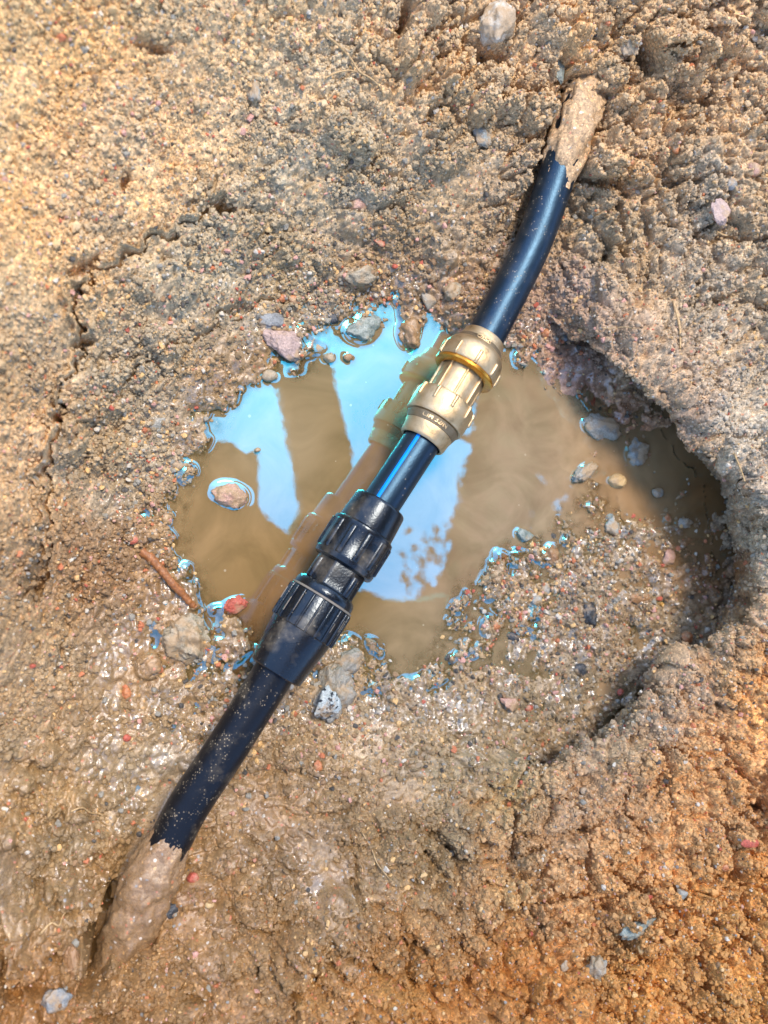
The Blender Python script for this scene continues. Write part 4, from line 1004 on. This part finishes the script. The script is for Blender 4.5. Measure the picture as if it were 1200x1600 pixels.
# side lugs of the body
for a in (-.95, .75, 2.3, 3.9): rib_obj('lug', A2, frk, 150 * k2, 186 * k2, 43 * k2, 43 * k2, a, .0075, .0022, M_PLAS, root)
lathe('lower_cone', A2, frk, PK([(2,33),(0,36),(0,41.5),(1.5,43.5),(4,44.2),(40,47.5),(72,51),(76,51)]), M_PLAS, root)
lathe('lower_nut', A2, frk, PK([(74,50.5),(76,52.6),(128,52.6),(133,51),(135,47),(135,40)]), M_PLAS, root)
for j in range(20):
    rib_obj('fin', A2, frk, 75 * k2, 131 * k2, 52.4 * k2, 52.4 * k2, 2 * math.pi * (j + .3) / 20, .0024, .0016, M_PLAS, root)
for j in range(20):
    if j % 3 != 1: rib_obj('worn_edge', A2, frk, (78 + 7 * (j % 4)) * k2, (122 - 6 * (j % 3)) * k2, 52.5 * k2, 52.5 * k2, 2 * math.pi * (j + .3) / 20 + .030, .00045, .0017, M_SEAM, root)
lathe('nut_rim', A2, frk, PK([(131.5,50),(132,53.6),(134.5,53.6),(135.5,50)]), M_SEAM, root)
lathe('upper_nut', A2, frk, PK([(192,40),(192,48),(194,51),(198,52),(202,52.6),(204,51.6),(252,51.6),(255,52.8),(259,52),(262,48),(262,44)]), M_PLAS, root)
for j in range(11):
    rib_obj('fin', A2, frk, 203 * k2, 253 * k2, 51.4 * k2, 51.8 * k2, 2 * math.pi * (j + .42) / 11, .0085 if j % 2 else .0062, .0015, M_PLAS, root)
lathe('upper_cone', A2, frk, PK([(258,47),(261,47.4),(285,46),(305,44.6),(308,43.8),(310,42),(309.5,34),(306,33)]), M_PLAS, root)

# ------------------------------------------------------------------ twig and roots
def strand(name, pts, r0, r1, mat, label, cat, seg=8, lift=.0015, grp=None):
    P = []
    for (a, b_, *zz) in pts:
        z = (ground_at(a, b_, 1) if not zz else zz[0]) + lift; P.append(px2w(a, b_, z))
    P = catmull(P, 6); rr = random.Random(len(pts) * 7 + int(pts[0][0]))
    wob = [rr.uniform(.85, 1.15) for _ in range(len(P) + 1)]
    o = tube(name, P, lambda t, a: (r0 + (r1 - r0) * t) * wob[int(t * (len(P) - 1))], mat, None, seg)
    tag(o, label, cat, grp); return o
strand('twig', [(222,862),(236,872),(252,890,.008),(268,910,.008),(283,925,.006),(296,940,.004),(304,948,.002)], .0040, .0026, M_TWIG, 'thick reddish brown twig slanting into the water above the muddy rock', 'twig', 12, .001)
strand('root', [(505,52),(530,72),(548,92),(562,112),(578,122),(594,136),(600,152)], .0011, .0007, M_ROOT, 'pale root curling down the bank at the top', 'root', 6, .003)
strand('root', [(508,122),(524,114),(545,110),(558,112)], .0007, .0006, M_ROOT, 'short pale side root left of the curling root', 'root', 6, .003)
strand('root', [(110,1268),(128,1262),(142,1270),(156,1271)], .0008, .0006, M_ROOT, 'thin root across the wet mud left of the lower pipe', 'root', 6, .002)
strand('root', [(62,1460),(80,1442),(92,1446),(100,1428),(118,1412)], .0009, .0006, M_ROOT, 'thin forked root in the mud at the bottom left', 'root', 6, .002)
strand('root', [(940,512),(955,513),(975,511),(996,514)], .0005, .0003, M_ROOT, 'hair thin pale root sticking out above the undercut wall', 'root', 5, .004)
strand('root', [(1147,708),(1158,735),(1164,752)], .0010, .0006, M_ROOT, 'pale root on the lip of the overhang', 'root', 6, .003)
strand('root', [(1052,470),(1062,510),(1063,545)], .0014, .0008, M_ROOT, 'pale upright root in the bank right of the pit', 'root', 6, .002)
strand('root', [(1120,362),(1135,368),(1144,360)], .0010, .0006, M_ROOT, 'short pale root under the flat pinkish grey stone', 'root', 6, .003)
strand('root', [(565,1300),(580,1325),(590,1350),(610,1375)], .0006, .0004, M_ROOT, 'fine root lying on the wet slope at the bottom', 'root', 5, .0015)

# ------------------------------------------------------------------ unseen stand-ins for the mirrored dark shapes: board, beam and tree overhead
def prism(name, pts, z0, z1, mat, parent=None):
    n = len(pts); vs_ = [(p.x, p.y, z0) for p in pts] + [(p.x, p.y, z1) for p in pts]
    fs = [tuple(range(n))[::-1], tuple(range(n, 2 * n))] + [(i, (i+1) % n, n + (i+1) % n, n + i) for i in range(n)]
    return mesh_obj(name, vs_, fs, mat, parent, smooth=False)
ZC = 1.7
o = prism('stand_in_board', [mirror_pt(a, b_, ZC) for a, b_ in [(362,690),(385,708),(403,703),(405,795),(455,840),(520,905),(600,935),(650,940),(700,930),(800,980),(900,1100),(700,1200),(200,1200),(150,690)]], ZC, ZC + .04, M_TIMBER)
tag(o, 'unseen stand-in board shaping the dark left part of the puddle reflection', 'board')  # added board, outlined to block the sky from the puddle's left
o = prism('stand_in_beam', [mirror_pt(a, b_, ZC + .05) for a, b_ in [(425,380),(437,600),(475,795),(453,842),(480,900),(560,880),(550,712),(524,600),(505,500),(490,380)]], ZC + .05, ZC + .12, M_TIMBER)
tag(o, 'unseen stand-in beam shaping the dark band in the puddle reflection', 'beam')  # added beam, outlined to cut a dark band through the mirrored sky
tree = empty('tree', (2.6, -.2, .12)); tag(tree, 'leafy stand-in tree, unseen, mirrored at the right side of the puddle', 'tree')  # stand-in tree, crown edge shaped to bound the mirrored sky
rl_ = random.Random(3); lv, lf = [], []
EDGE = [(790,380),(770,480),(752,560),(742,640),(738,690),(722,760),(706,815),(702,870),(690,915),(650,935)]
edx = lambda py: np.interp(py, [e[1] for e in EDGE], [e[0] for e in EDGE])
for i in range(9000):
    py = rl_.uniform(330, 1250); e = float(edx(py)) if py < 935 else 650 + (935 - py) * -.6
    px = e + 12 + rl_.random() ** 1.5 * (1350 - e); Z = rl_.uniform(2.3, 3.1)
    p = mirror_pt(px, py, Z); a = Vector([rl_.gauss(0, 1), rl_.gauss(0, 1), rl_.gauss(0, .4)]).normalized(); b_ = a.cross(Vector([rl_.gauss(0, .3), rl_.gauss(0, .3), 1])).normalized()
    L = rl_.uniform(.05, .085); k = len(lv); p = p - tree.location
    lv += [p - a * L, p + b_ * L * .45, p + a * L, p - b_ * L * .45]; lf.append((k, k+1, k+2, k+3))
for i in range(60):             # sparse sprigs at the edge, mirrored in the lower part of the patch
    px = rl_.uniform(628, 705); py = rl_.uniform(820, 930); p = mirror_pt(px, py, rl_.uniform(2.3, 2.8)); a = Vector([rl_.gauss(0, 1), rl_.gauss(0, 1), .2]).normalized(); b_ = a.cross(Vector((0, 0, 1))).normalized()
    L = rl_.uniform(.012, .028); k = len(lv); p = p - tree.location
    lv += [p - a * L, p + b_ * L * .5, p + a * L, p - b_ * L * .5]; lf.append((k, k+1, k+2, k+3))
mesh_obj('crown', lv, lf, M_LEAF, tree, smooth=False)
tube('trunk', [Vector((0, 0, -.1)), Vector((.02, .05, 1.0)), Vector((-.1, .1, 2.0)), Vector((-.4, .1, 2.7))], lambda t, a: .16 - .08 * t, M_BARK, tree, 16)
for (dx, dy) in ((-1.2, .6), (-1.3, -.5), (.3, 1.0), (-.2, -1.0)):
    tube('limb', [Vector((-.1, .1, 2.0)), Vector((-.1 + dx * .5, .1 + dy * .5, 2.5)), Vector((dx, dy, 2.8))], lambda t, a: .06 - .045 * t, M_BARK, tree, 10)
